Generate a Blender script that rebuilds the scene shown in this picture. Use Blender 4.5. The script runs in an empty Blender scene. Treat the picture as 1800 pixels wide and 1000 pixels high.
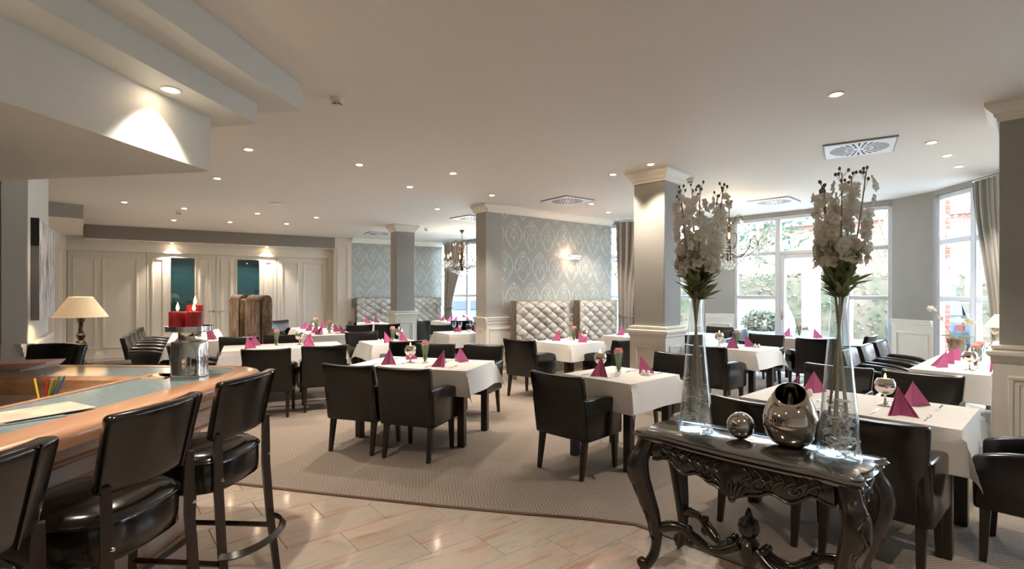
import bpy, bmesh, math, random
from mathutils import Vector, Matrix
random.seed(7)
R = math.radians
S = bpy.context.scene
COL = S.collection

# ------------------------------------------------------------------ camera, sky, exposure
cam_d = bpy.data.cameras.new('camera'); cam = bpy.data.objects.new('camera', cam_d); COL.objects.link(cam)
cam.location = (0, 0, 1.5); cam.rotation_euler = (R(90), 0, 0)
cam_d.sensor_width = 36; cam_d.lens = 18.0; cam_d.shift_y = 14/1800; cam_d.clip_start = .05; cam_d.clip_end = 200
S.camera = cam
W = bpy.data.worlds.new('sky'); S.world = W; W.use_nodes = True
bg = W.node_tree.nodes['Background']; bg.inputs[0].default_value = (.66, .83, 1, 1); bg.inputs[1].default_value = 6.2
S.view_settings.view_transform = 'Standard'; S.view_settings.look = 'None'
S.view_settings.gamma = 1; S.view_settings.use_curve_mapping = False; S.view_settings.exposure = 1.3
SPOT_W = 56.0
H = 3.0            # ceiling height
RAIL = 1.05        # dado rail height

# ------------------------------------------------------------------ helpers
def lin(c):
    return tuple(((v/255)/12.92 if v/255 <= .04045 else ((v/255+.055)/1.055)**2.4) for v in c) + (1,)

class NT:
    def __init__(s, name):
        s.m = bpy.data.materials.new(name); s.m.use_nodes = True
        s.t = s.m.node_tree; s.b = s.t.nodes['Principled BSDF']; s.out = s.t.nodes['Material Output']
    def n(s, typ, **kw):
        x = s.t.nodes.new(typ)
        for k, v in kw.items(): setattr(x, k, v)
        return x
    def l(s, a, b): s.t.links.new(a, b)
    def val(s, sock, v):
        if hasattr(v, 'is_linked'): s.l(v, sock)
        else: sock.default_value = v
    def math(s, op, a, b=0.0, c=0.0):
        x = s.n('ShaderNodeMath', operation=op)
        s.val(x.inputs[0], a); s.val(x.inputs[1], b); s.val(x.inputs[2], c)
        return x.outputs[0]
    def mix(s, f, a, b):
        x = s.n('ShaderNodeMix', data_type='RGBA')
        s.val(x.inputs[0], f); s.val(x.inputs[6], a); s.val(x.inputs[7], b)
        return x.outputs[2]
    def coords(s, kind='Object', scale=(1, 1, 1)):
        tc = s.n('ShaderNodeTexCoord'); mp = s.n('ShaderNodeMapping'); mp.inputs['Scale'].default_value = scale
        s.l(tc.outputs[kind], mp.inputs[0]); return mp.outputs[0]
    def noise(s, scale, detail=3, vec=None, rough=.55, dist=0):
        x = s.n('ShaderNodeTexNoise'); x.inputs['Scale'].default_value = scale; x.inputs['Detail'].default_value = detail
        x.inputs['Roughness'].default_value = rough; x.inputs['Distortion'].default_value = dist
        s.l(vec if vec else s.coords(), x.inputs['Vector']); return x.outputs[0]
    def ramp(s, fac, stops):
        x = s.n('ShaderNodeValToRGB'); r = x.color_ramp
        while len(r.elements) < len(stops): r.elements.new(.5)
        for e, (p, c) in zip(r.elements, stops): e.position = p; e.color = c
        s.l(fac, x.inputs[0]); return x.outputs[0]
    def bump(s, h, strength=.3, dist=.01):
        x = s.n('ShaderNodeBump'); x.inputs['Strength'].default_value = strength; x.inputs['Distance'].default_value = dist
        s.l(h, x.inputs['Height']); s.l(x.outputs[0], s.b.inputs['Normal'])

MATS = {}
def mat(name, rgb, rough=.5, metal=0, spec=.5, noise=None, bump=None, emit=None, sheen=0, coat=0):
    if name in MATS: return MATS[name]
    q = NT(name); b = q.b
    b.inputs['Base Color'].default_value = lin(rgb); b.inputs['Roughness'].default_value = rough
    b.inputs['Metallic'].default_value = metal; b.inputs['Specular IOR Level'].default_value = spec
    if sheen: b.inputs['Sheen Weight'].default_value = sheen
    if coat: b.inputs['Coat Weight'].default_value = coat; b.inputs['Coat Roughness'].default_value = .15
    if noise:
        sc, rgb2 = noise[0], noise[1]; sv = noise[2] if len(noise) > 2 else (1, 1, 1)
        f = q.noise(sc, 4, q.coords('Object', sv))
        q.l(q.ramp(f, [(.35, lin(rgb)), (.68, lin(rgb2))]), b.inputs['Base Color'])
    if bump: q.bump(q.noise(bump[0], 3), bump[1], bump[2] if len(bump) > 2 else .005)
    if emit: b.inputs['Emission Color'].default_value = lin(emit[0]); b.inputs['Emission Strength'].default_value = emit[1]
    MATS[name] = q.m; return q.m

def glassmat(name, tint=(250, 252, 252), edge=1.5, rough=.02, mn=.03, pw=5.0):
    q = NT(name); q.t.nodes.remove(q.b)
    tr = q.n('ShaderNodeBsdfTransparent'); tr.inputs[0].default_value = lin(tint)
    gl = q.n('ShaderNodeBsdfGlossy'); gl.inputs['Roughness'].default_value = rough; gl.inputs[0].default_value = (.95, .97, 1, 1)
    lw = q.n('ShaderNodeLayerWeight'); lw.inputs[0].default_value = .5
    f0 = ((edge-1)/(edge+1))**2; fr = q.math('ADD', f0, q.math('MULTIPLY', q.math('POWER', lw.outputs['Facing'], pw), 1-f0))
    mx = q.n('ShaderNodeMixShader'); q.l(q.math('MAXIMUM', fr, mn), mx.inputs[0]); q.l(tr.outputs[0], mx.inputs[1]); q.l(gl.outputs[0], mx.inputs[2])
    q.l(mx.outputs[0], q.out.inputs[0]); MATS[name] = q.m; return q.m

def shredmat(name='clear_shreds', f=.42, rough=.12):
    if name in MATS: return MATS[name]
    q = NT(name); q.b.inputs['Base Color'].default_value = lin((236, 240, 242)); q.b.inputs['Roughness'].default_value = rough
    tr = q.n('ShaderNodeBsdfTransparent'); mx = q.n('ShaderNodeMixShader'); mx.inputs[0].default_value = f
    q.l(tr.outputs[0], mx.inputs[1]); q.l(q.b.outputs[0], mx.inputs[2]); q.l(mx.outputs[0], q.out.inputs[0]); MATS[name] = q.m; return q.m

class MB:
    def __init__(s): s.v = []; s.f = []; s.a = []
    def add(s, vs, fs):
        o = len(s.v); s.v += [tuple(v) for v in vs]; s.f += [tuple(i+o for i in f) for f in fs]; return s
    def hexa(s, b, t):
        return s.add(list(b)+list(t), [(3, 2, 1, 0), (4, 5, 6, 7), (0, 1, 5, 4), (1, 2, 6, 5), (2, 3, 7, 6), (3, 0, 4, 7)])
    def box(s, x0, x1, y0, y1, z0, z1):
        return s.hexa([(x0, y0, z0), (x1, y0, z0), (x1, y1, z0), (x0, y1, z0)], [(x0, y0, z1), (x1, y0, z1), (x1, y1, z1), (x0, y1, z1)])
    def lathe(s, prof, n=24, c=(0, 0, 0), rot=0, cap=True):
        o = len(s.v); k = len(prof)
        for r, z in prof:
            for i in range(n):
                a = rot+2*math.pi*i/n; s.v.append((c[0]+r*math.cos(a), c[1]+r*math.sin(a), c[2]+z))
        for j in range(k-1):
            for i in range(n):
                i2 = (i+1) % n; s.f.append((o+j*n+i, o+j*n+i2, o+(j+1)*n+i2, o+(j+1)*n+i))
        if cap:
            s.f.append(tuple(o+i for i in reversed(range(n)))); s.f.append(tuple(o+(k-1)*n+i for i in range(n)))
        return s
    def tube(s, pts, r, n=8, cap=True, flat=1.0, up=None):
        pts = [Vector(p) for p in pts]; k = len(pts); rr = r if isinstance(r, (list, tuple)) else [r]*k
        o = len(s.v); prev = None
        for i, p in enumerate(pts):
            t = (pts[min(i+1, k-1)]-pts[max(i-1, 0)]).normalized()
            if up is not None: a = t.cross(Vector(up))
            elif prev is None: a = t.orthogonal()
            else: a = prev-t*prev.dot(t)
            if a.length < 1e-6: a = t.orthogonal()
            a.normalize(); prev = a; b = t.cross(a)
            for j in range(n):
                th = 2*math.pi*(j+.5)/n; s.v.append(tuple(p+a*(rr[i]*math.cos(th))+b*(rr[i]*flat*math.sin(th))))
        for i in range(k-1):
            for j in range(n):
                j2 = (j+1) % n; s.f.append((o+i*n+j, o+i*n+j2, o+(i+1)*n+j2, o+(i+1)*n+j))
        if cap:
            s.f.append(tuple(o+j for j in reversed(range(n)))); s.f.append(tuple(o+(k-1)*n+j for j in range(n)))
        return s
    def prism(s, poly, z0, z1):
        k = len(poly)
        return s.add([(x, y, z0) for x, y in poly]+[(x, y, z1) for x, y in poly],
                     [tuple(reversed(range(k))), tuple(range(k, 2*k))]+[(i, (i+1) % k, k+(i+1) % k, k+i) for i in range(k)])
    def grid(s, fn, nu, nv):
        o = len(s.v)
        for j in range(nv+1):
            for i in range(nu+1): s.v.append(tuple(fn(i/nu, j/nv)))
        for j in range(nv):
            for i in range(nu):
                a = o+j*(nu+1)+i; s.f.append((a, a+1, a+nu+2, a+nu+1))
        return s
    def sphere(s, c, r, n=12, m=8, sc=(1, 1, 1)):
        o = len(s.v)
        s.v.append((c[0], c[1], c[2]-r*sc[2]))
        for j in range(1, m):
            th = math.pi*j/m
            for i in range(n):
                a = 2*math.pi*i/n
                s.v.append((c[0]+r*sc[0]*math.sin(th)*math.cos(a), c[1]+r*sc[1]*math.sin(th)*math.sin(a), c[2]-r*sc[2]*math.cos(th)))
        s.v.append((c[0], c[1], c[2]+r*sc[2])); e = len(s.v)-1
        for i in range(n):
            i2 = (i+1) % n; s.f.append((o, o+1+i2, o+1+i)); s.f.append((e, o+1+(m-2)*n+i, o+1+(m-2)*n+i2))
            for j in range(m-2):
                a = o+1+j*n; s.f.append((a+i, a+i2, a+n+i2, a+n+i))
        return s
    def sweep(s, path, prof, closed=False, capped=True):
        # path: 2D points; prof: (offset to the right of the path, z); mitred
        P = [Vector(p) for p in path]; k = len(P); m = len(prof); o = len(s.v)
        for i in range(k):
            d1 = (P[i]-P[i-1]).normalized() if (i > 0 or closed) else (P[1]-P[0]).normalized()
            d2 = (P[(i+1) % k]-P[i]).normalized() if (i < k-1 or closed) else d1
            n1 = Vector((d1.y, -d1.x)); n2 = Vector((d2.y, -d2.x)); nn = (n1+n2)
            nn = nn/max(.3, nn.length_squared)*2
            for off, z in prof: s.v.append((P[i].x+nn.x*off, P[i].y+nn.y*off, z))
        for i in range(k if closed else k-1):
            i2 = (i+1) % k
            for j in range(m):
                j2 = (j+1) % m; s.f.append((o+i*m+j, o+i*m+j2, o+i2*m+j2, o+i2*m+j))
        if capped and not closed:
            s.f.append(tuple(o+j for j in reversed(range(m)))); s.f.append(tuple(o+(k-1)*m+j for j in range(m)))
        return s
    def mesh(s, name, smooth=None, bevel=0, seg=2):
        me = bpy.data.meshes.new(name); me.from_pydata(s.v, [], s.f)
        bm = bmesh.new(); bm.from_mesh(me)
        bmesh.ops.recalc_face_normals(bm, faces=bm.faces)
        if bevel:
            es = [e for e in bm.edges if len(e.link_faces) == 2 and e.calc_face_angle(0) > .5]
            bmesh.ops.bevel(bm, geom=es, offset=bevel, segments=seg, profile=.5, affect='EDGES', clamp_overlap=True)
            smooth = smooth or 40
        bm.to_mesh(me); bm.free()
        if smooth:
            for p in me.polygons: p.use_smooth = True
            me.set_sharp_from_angle(angle=R(smooth))
        me.update(); return me
    def build(s, name, m, parent=None, smooth=None, bevel=0, seg=2):
        return place(s.mesh(name, smooth, bevel, seg), name, m, parent)

def place(me, name, m, parent=None):
    if m is not None and not me.materials: me.materials.append(m)
    o = bpy.data.objects.new(name, me); COL.objects.link(o)
    if parent: o.parent = parent
    return o
def setp(o, label=None, cat=None, group=None, kind=None):
    if label: o['label'] = label
    if cat: o['category'] = cat
    if group: o['group'] = group
    if kind: o['kind'] = kind
    return o
def empty(name, loc=(0, 0, 0), phi=0, label=None, cat=None, group=None, kind=None):
    o = bpy.data.objects.new(name, None); COL.objects.link(o); o.empty_display_size = .1
    o.location = loc; o.rotation_euler = (0, 0, R(-phi))     # phi: heading of local +Y, clockwise from world +Y
    return setp(o, label, cat, group, kind)
def clone(o, parent=None):
    c = o.copy(); COL.objects.link(c); c.parent = parent
    for ch in list(o.children): clone(ch, c)
    return c
class Proto:
    # first use hands out the original, later ones copies (with parts and sub-parts)
    def __init__(s, root): s.r = root; s.used = False
    def put(s, loc, phi=0, label=None, group=None, scale=1):
        o = clone(s.r) if s.used else s.r
        s.used = True; o.location = loc; o.rotation_euler = (0, 0, R(-phi))
        if scale != 1: o.scale = (scale,)*3
        if label: o['label'] = label
        if group: o['group'] = group
        elif 'group' in o.keys(): del o['group']
        return o

# ------------------------------------------------------------------ materials
M_ceil = mat('ceiling_paint', (222, 216, 208), .7)
M_grey = mat('grey_wall_paint', (158, 154, 147), .6, noise=(2, (152, 148, 141)))
M_white = mat('white_joinery', (228, 221, 208), .38)
M_pvc = mat('white_window_frame', (214, 217, 222), .3)
M_soffit = mat('pale_soffit_paint', (206, 206, 200), .6)
M_leather = mat('black_leather', (13, 12, 12), .22, spec=.55, noise=(9, (19, 16, 15)), bump=(16, .12, .004))
M_leather2 = mat('glossy_black_leather', (14, 12, 11), .17, spec=.6, noise=(6, (22, 18, 15)), bump=(40, .1, .002))
M_legs = mat('dark_stained_wood_leg', (34, 26, 22), .35, noise=(14, (44, 34, 28), (1, 1, .2)))
M_cloth = mat('white_table_linen', (238, 232, 226), .8, noise=(180, (228, 222, 216)), bump=(14, .25, .006))
M_napkin = mat('pink_paper_napkin', (198, 100, 146), .85, noise=(120, (184, 86, 132)), bump=(160, .4, .002))
M_chrome = mat('polished_chrome', (225, 222, 218), .06, 1)
M_mirror = mat('silvered_glass', (214, 206, 196), .05, 1)
M_steel = mat('cutlery_steel', (220, 220, 220), .15, 1)
M_porc = mat('white_porcelain', (238, 236, 230), .2)
M_candle = mat('white_candle_wax', (245, 235, 215), .5)
M_flame = mat('flame', (255, 190, 110), .5, emit=((255, 176, 88), 9))
M_dark = mat('blackish_carved_wood', (22, 17, 14), .24, spec=.6, noise=(16, (32, 24, 19), (1, 1, .3)), bump=(30, .2, .003))
M_darktop = mat('polished_black_tabletop', (24, 22, 21), .13, spec=.8, noise=(20, (34, 28, 24), (.2, 1, 1)))
M_darktop.node_tree.nodes['Principled BSDF'].inputs['IOR'].default_value = 2.1
M_leather.node_tree.nodes['Principled BSDF'].inputs['IOR'].default_value = 1.5
M_oak = mat('varnished_oak', (178, 128, 96), .18, noise=(7, (198, 154, 122), (1, .12, 1)), coat=.4)
M_glass = glassmat('clear_glass', edge=1.5, mn=.07, pw=2.6)
M_pane = glassmat('window_glass', (252, 254, 254), edge=1.3, mn=.02)
M_stem = mat('green_stem', (96, 110, 62), .6)
M_brownstem = mat('brown_stem', (168, 152, 128), .6, noise=(14, (138, 128, 98)))
M_leaf = mat('grey_green_leaf', (122, 130, 98), .6, noise=(18, (146, 150, 118)))
M_petal = mat('white_petal', (240, 235, 224), .7, noise=(30, (228, 224, 210)))
def _translucent(m, c=(.9, .88, .82, 1)):
    t = m.node_tree; b = t.nodes['Principled BSDF']; tr = t.nodes.new('ShaderNodeBsdfTranslucent'); tr.inputs[0].default_value = c
    mx = t.nodes.new('ShaderNodeMixShader'); mx.inputs[0].default_value = .45; t.links.new(b.outputs[0], mx.inputs[1]); t.links.new(tr.outputs[0], mx.inputs[2]); t.links.new(mx.outputs[0], t.nodes['Material Output'].inputs[0])
_translucent(M_petal); _translucent(M_leaf, (.25, .32, .12, 1))
M_tulip = mat('pink_tulip', (232, 120, 130), .6, noise=(25, (238, 170, 150)))
M_brass = mat('aged_metal', (118, 98, 78), .3, 1)
M_shade = mat('cream_lampshade', (232, 214, 182), .8, emit=((255, 208, 150), .15))
M_lens = mat('lit_lamp_lens', (255, 240, 220), .4, emit=((255, 226, 190), 28))
M_ring = mat('white_trim_ring', (220, 214, 206), .4)

def m_damask():
    q = NT('damask_wallpaper'); c = q.coords('Object'); sx = q.n('ShaderNodeSeparateXYZ'); q.l(c, sx.inputs[0])
    wob = q.math('MULTIPLY', q.math('SUBTRACT', q.noise(7, 2, c), .5), .05)
    v = q.math('DIVIDE', sx.outputs[2], .56); row = q.math('FLOOR', v); f = q.math('FRACT', v)
    uu = q.math('ADD', q.math('ADD', q.math('DIVIDE', sx.outputs[0], .40), q.math('MULTIPLY', row, .5)), wob)
    p = q.math('ABSOLUTE', q.math('SUBTRACT', q.math('FRACT', uu), .5))
    sp_ = q.math('SINE', q.math('MULTIPLY', f, math.pi))
    def near(a, b, t): return q.math('LESS_THAN', q.math('ABSOLUTE', q.math('SUBTRACT', a, b)), t)
    def AND(a, b): return q.math('MULTIPLY', a, b)
    l1 = near(p, q.math('MULTIPLY', sp_, .44), .04)                                                       # ogee outline
    l2 = AND(near(p, q.math('MULTIPLY', q.math('SINE', q.math('MULTIPLY', f, 5.0)), .27), .035), q.math('LESS_THAN', f, .60))   # inner fronds
    l3 = AND(q.math('LESS_THAN', p, .022), q.math('GREATER_THAN', f, .30))                                # stem
    dx = q.math('MULTIPLY', p, .40); dz = q.math('MULTIPLY', q.math('SUBTRACT', f, .74), .56)
    rr_ = q.math('SQRT', q.math('ADD', q.math('MULTIPLY', dx, dx), q.math('MULTIPLY', dz, dz)))
    l4 = near(rr_, .055, .011); l5 = AND(near(p, q.math('MULTIPLY', q.math('SUBTRACT', f, .35), .9), .03), AND(q.math('GREATER_THAN', f, .35), q.math('LESS_THAN', f, .62)))
    s = q.math('MAXIMUM', q.math('MAXIMUM', l1, l2), q.math('MAXIMUM', q.math('MAXIMUM', l3, l4), l5))
    br = q.math('MULTIPLY', s, q.ramp(q.noise(9, 3, c), [(.36, (.1, .1, .1, 1)), (.6, (1, 1, 1, 1))]))
    q.l(q.mix(br, lin((156, 157, 150)), lin((184, 186, 178))), q.b.inputs['Base Color'])
    q.l(q.math('SUBTRACT', .6, q.math('MULTIPLY', br, .25)), q.b.inputs['Roughness'])
    return q.m
M_damask = m_damask()
def m_carpet():
    q = NT('herringbone_carpet'); c = q.coords('Object'); sx = q.n('ShaderNodeSeparateXYZ'); q.l(c, sx.inputs[0])
    cs, sn = math.cos(R(52)), math.sin(R(52))
    x = q.math('ADD', q.math('MULTIPLY', sx.outputs[0], cs), q.math('MULTIPLY', sx.outputs[1], sn))
    y = q.math('SUBTRACT', q.math('MULTIPLY', sx.outputs[1], cs), q.math('MULTIPLY', sx.outputs[0], sn))
    tri = q.math('PINGPONG', y, .075)
    st = q.math('SINE', q.math('MULTIPLY', q.math('ADD', x, q.math('MULTIPLY', tri, 1.0)), 2*math.pi/.034))
    f = q.math('ADD', q.math('MULTIPLY', st, .2), q.noise(90, 2, c))
    col = q.ramp(f, [(.2, lin((122, 110, 101))), (.55, lin((156, 143, 132))), (.9, lin((178, 165, 154)))])
    big = q.noise(1.6, 3, c)
    q.l(q.mix(q.math('MULTIPLY', big, .35), col, lin((136, 124, 114))), q.b.inputs['Base Color'])
    q.b.inputs['Roughness'].default_value = .95; q.b.inputs['Specular IOR Level'].default_value = .1
    q.bump(f, .5, .004); return q.m
M_carpet = m_carpet()
def m_granite():
    q = NT('pink_granite'); oi = q.n('ShaderNodeObjectInfo'); c = q.coords('Object', (.8, 4.2, 1))
    va = q.n('ShaderNodeVectorMath', operation='ADD'); q.l(c, va.inputs[0])
    cb = q.n('ShaderNodeCombineXYZ'); q.l(q.math('MULTIPLY', oi.outputs['Random'], 40), cb.inputs[0]); q.l(q.math('MULTIPLY', oi.outputs['Random'], 23), cb.inputs[1]); q.l(cb.outputs[0], va.inputs[1])
    v = va.outputs[0]
    f = q.noise(2.6, 8, v, .68, .7)
    col = q.ramp(f, [(.3, lin((158, 146, 134))), (.45, lin((190, 178, 165))), (.56, lin((194, 166, 150))), (.68, lin((168, 132, 116))), (.8, lin((146, 124, 114)))])
    sp = q.ramp(q.noise(26, 3, v), [(.24, (0, 0, 0, 1)), (.33, (1, 1, 1, 1))])
    tint = q.mix(q.math('MULTIPLY', oi.outputs['Random'], .35), col, lin((192, 184, 170)))
    q.l(q.mix(sp, lin((96, 80, 72)), tint), q.b.inputs['Base Color'])
    q.b.inputs['Roughness'].default_value = .09; return q.m
M_tile = m_granite()
def m_velvet(name, c1, c2, c3, sc, sh=.5):
    q = NT(name); c = q.coords('Object', sc)
    f = q.noise(3.5, 5, c, .6, .6)
    q.l(q.ramp(f, [(.3, lin(c1)), (.5, lin(c2)), (.72, lin(c3))]), q.b.inputs['Base Color'])
    q.b.inputs['Roughness'].default_value = .55; q.b.inputs['Sheen Weight'].default_value = sh
    q.bump(q.noise(60, 3, c), .3, .006); return q.m
M_velvet = m_velvet('grey_crushed_velvet', (128, 118, 106), (168, 159, 147), (206, 199, 188), (1, 1, .8))  # pale mottling puts the crushed pile's shine into the colour
M_fur = m_velvet('brown_streaky_fur', (66, 48, 32), (112, 86, 60), (176, 148, 112), (3, 3, 1.3), .05)
M_velvetside = m_velvet('brown_mottled_velvet', (72, 60, 46), (104, 90, 72), (132, 118, 98), (8, 8, 6))
def m_curtain():
    q = NT('striped_taupe_curtain'); at = q.n('ShaderNodeAttribute'); at.attribute_name = 'stripe'
    f = q.math('FRACT', q.math('MULTIPLY', at.outputs['Fac'], 1.0))
    q.l(q.ramp(f, [(0, lin((120, 108, 96))), (.22, lin((190, 182, 172))), (.4, lin((98, 92, 88))), (.5, lin((176, 168, 158))), (.8, lin((142, 130, 118))), (1, lin((196, 190, 182)))]), q.b.inputs['Base Color'])
    q.b.inputs['Roughness'].default_value = .45; q.b.inputs['Sheen Weight'].default_value = .3; return q.m
M_curtain = m_curtain()
def m_curtain2():
    q = NT('silver_teal_curtain'); at = q.n('ShaderNodeAttribute'); at.attribute_name = 'stripe'
    q.l(q.ramp(q.math('FRACT', at.outputs['Fac']), [(0, lin((150, 146, 138))), (.3, lin((204, 204, 202))), (.45, lin((70, 88, 90))), (.55, lin((186, 190, 190))), (.85, lin((128, 126, 120))), (1, lin((200, 200, 198)))]), q.b.inputs['Base Color'])
    q.b.inputs['Roughness'].default_value = .4; return q.m
M_curtain2 = m_curtain2()

# ------------------------------------------------------------------ the room shell
U = 47.8      # heading of the window side's main axis; A_ = heading of the door wall's axis
def ang(P, Q): return math.atan2(Q[1]-P[1], Q[0]-P[0])
def dist(P, Q): return math.hypot(Q[0]-P[0], Q[1]-P[1])
def onwall(o, P, Q):
    o.location = (P[0], P[1], 0); o.rotation_euler = (0, 0, ang(P, Q)); return o
def extr(mb, x0, x1, poly):      # (y, z) polygon along x
    k = len(poly)
    return mb.add([(x0, y, z) for y, z in poly]+[(x1, y, z) for y, z in poly],
                  [tuple(range(k)), tuple(reversed(range(k, 2*k)))]+[(i, k+i, k+(i+1) % k, (i+1) % k) for i in range(k)])
def wall(name, P, Q, m, z0=0, z1=H+.1, t=.2, x0=0, x1=None):
    L = dist(P, Q); mb = MB().box(x0, L if x1 is None else x1, 0, t, z0, z1)
    return onwall(setp(mb.build(name, m), kind='structure'), P, Q)
CROWN = [(0, H), (-.10, H), (-.10, H-.025), (-.085, H-.04), (-.075, H-.06), (-.045, H-.085), (-.03, H-.10), (-.03, H-.115), (-.012, H-.13), (0, H-.13)]
RAILP = [(0, RAIL+.03), (-.045, RAIL+.03), (-.045, RAIL+.01), (-.03, RAIL), (-.03, RAIL-.03), (-.02, RAIL-.05), (-.02, RAIL-.075), (0, RAIL-.075)]
BASEP = [(0, 0), (-.03, 0), (-.03, .11), (-.018, .135), (0, .14)]
def crown(o, x0, x1):
    extr(MB(), x0, x1, CROWN).build('crown_moulding', M_white, o)
def frame_rect(x0, x1, z0, z1, w=.028, y0=0., d=.014):
    mb = MB()
    for (a, b, c, e) in ((x0, x1, z0, z0+w), (x0, x1, z1-w, z1), (x0, x0+w, z0+w, z1-w), (x1-w, x1, z0+w, z1-w)): mb.box(a, b, y0-d, y0, c, e)
    return mb
def wainscot(o, x0, x1, n, y=-.008):
    MB().box(x0, x1, y, 0, 0, RAIL-.05).build('wainscot_board', M_white, o)
    extr(MB(), x0, x1, [(a-.004, b) for a, b in RAILP]).build('dado_rail', M_white, o)
    extr(MB(), x0, x1, [(a+y, b) for a, b in BASEP]).build('skirting', M_white, o)
    w = (x1-x0)/n
    for i in range(n):
        if w > .2: frame_rect(x0+i*w+.07, x0+(i+1)*w-.07, .22, RAIL-.16, .03, y, .014).build('panel_moulding', M_white, o, bevel=.005, seg=1)

OUT = [(-5.5, -2.5), (-5.5, 4.2), (-3.98, 4.2), (-4.98, 5.5), (-6.3, 5.5), (-9.85, 11.32), (-5.0, 14.26), (-4.87, 14.02), (-4.42, 14.1), (-2.12, 15.5),
       (2.3, 10.6), (4.4, 10.2), (6.14, 8.27), (6.25, 7.6), (6.1, 6.4), (10, 2.2), (10, -2.5)]
E_, P0, P1, P2, P2B, P3 = OUT[9:15]
ceil = setp(MB().prism(OUT, H, H+.1).build('ceiling', M_ceil), kind='structure')
M_sub = mat('grey_tile_joint', (104, 92, 84), .8)
floor = setp(MB().prism(OUT, -.14, -.022).build('floor', M_sub), kind='structure')
# granite floor planks: one object per plank
EDGE = [(-4.3, 4.44), (-3.4, 4.27), (-2.42, 4.09), (-1.575, 3.86), (-1.1, 3.74), (-.58, 3.61), (.127, 3.46), (.5, 3.39), (.8, 3.31), (.92, 3.2), (1.2, 2.9), (1.5, 2.56), (2.4, 1.55), (4.2, -.5)]
tm = MB().box(-.3135, .3135, -.1435, .1435, -.021, -.003).mesh('tile', bevel=.0015, seg=1)
th = R(39.4); ct, st = math.cos(th), math.sin(th)
def edge_y(x):
    for (x0, y0), (x1, y1) in zip(EDGE, EDGE[1:]):
        if x0 <= x <= x1: return y0+(y1-y0)*(x-x0)/(x1-x0)
    return 9 if x < EDGE[0][0] else -9
for r in range(-14, 12):
    for k in range(-12, 12):
        lx = k*.63+(.315 if r % 2 else 0)+.3; ly = r*.29-.145
        x = -1.489+lx*ct-ly*st; y = 3.237+lx*st+ly*ct
        if not (-4.2 < x < 3.6 and .35 < y < 4.9): continue
        if x < -2.6 and y < 3.1: continue
        if y > edge_y(x-.15)+.25 and y > edge_y(x+.15)+.25: continue
        if abs(x) > y*1.05+.6: continue
        t = place(tm, 'tile', M_tile, floor); t.location = (x, y, 0); t.rotation_euler = (0, 0, th)
CARP = EDGE[1:]+[(9.9, -.5), (9.9, 2.2), P3, P2B, P2, P1, P0, E_, (-4.42, 14.1), (-5.0, 14.26), (-9.85, 11.32), (-6.3, 5.5), (-4.98, 5.5), (-4.1, 4.38)]
setp(MB().prism(CARP, -.0028, 0).build('floor', M_carpet), kind='structure')
M_strip = mat('brown_edge_strip', (88, 62, 46), .35)
setp(MB().sweep(EDGE[1:], [(-.012, -.003), (.016, -.003), (.016, .004), (-.012, .006)]).build('trim_1', M_strip), kind='structure')

# plain walls
wall('wall_bar_back', OUT[0], OUT[1], M_grey)
w = wall('wall_pillar_front', OUT[1], OUT[2], M_grey, t=.01); wainscot(w, 0, 1.52, 1)
w = wall('wall_pillar_side', OUT[2], OUT[3], M_soffit, t=.15); wainscot(w, 0, 1.64, 1)
wall('wall_alcove', OUT[3], OUT[4], M_grey)
w = wall('wall_left', OUT[4], OUT[5], M_white)
for x in (5.2, 5.95): frame_rect(x, x+.6, .2, 2.5).build('panel_moulding', M_white, w)
wall('wall_behind', OUT[16], OUT[0], M_white)
wall('wall_right_behind', OUT[15], OUT[16], M_white)

# door wall: folding panelled doors below a grey beam
dw = wall('wall_doors', OUT[5], OUT[6], M_white, z0=2.56)
MB().box(0, 5.67, .0, .2, 0, .02).build('threshold', M_white, dw)
beam = onwall(setp(MB().box(.35, 5.67, -.30, -.005, 2.70, H).build('trim_2', mat('taupe_beam_paint', (138, 130, 122), .6)), kind='structure'), OUT[5], OUT[6])
MB().box(.35, 5.67, -.30, -.005, 2.685, 2.70).build('beam_soffit', M_white, beam)
MB().box(0, 5.67, -.03, -.002, 2.44, 2.60).build('door_head', M_white, dw); MB().box(5.555, 5.7, .0, .1, 0, 2.6).box(-.1, .0, .0, .1, 0, 2.6).build('door_jamb', M_white, dw)
M_teal = glassmat('dark_teal_glass', (150, 196, 204), 1.6, .02, .12)
M_dome = mat('door_lock_metal', (150, 146, 138), .3, 1)
leaves = [(.0, 1.438, None, [(.34, .68, 1), (.68, 1.22, 0)]), (1.438, 2.866, (1.918, 2.407), []), (2.866, 4.259, (3.331, 3.84), []), (4.259, 5.56, None, [])]
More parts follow.
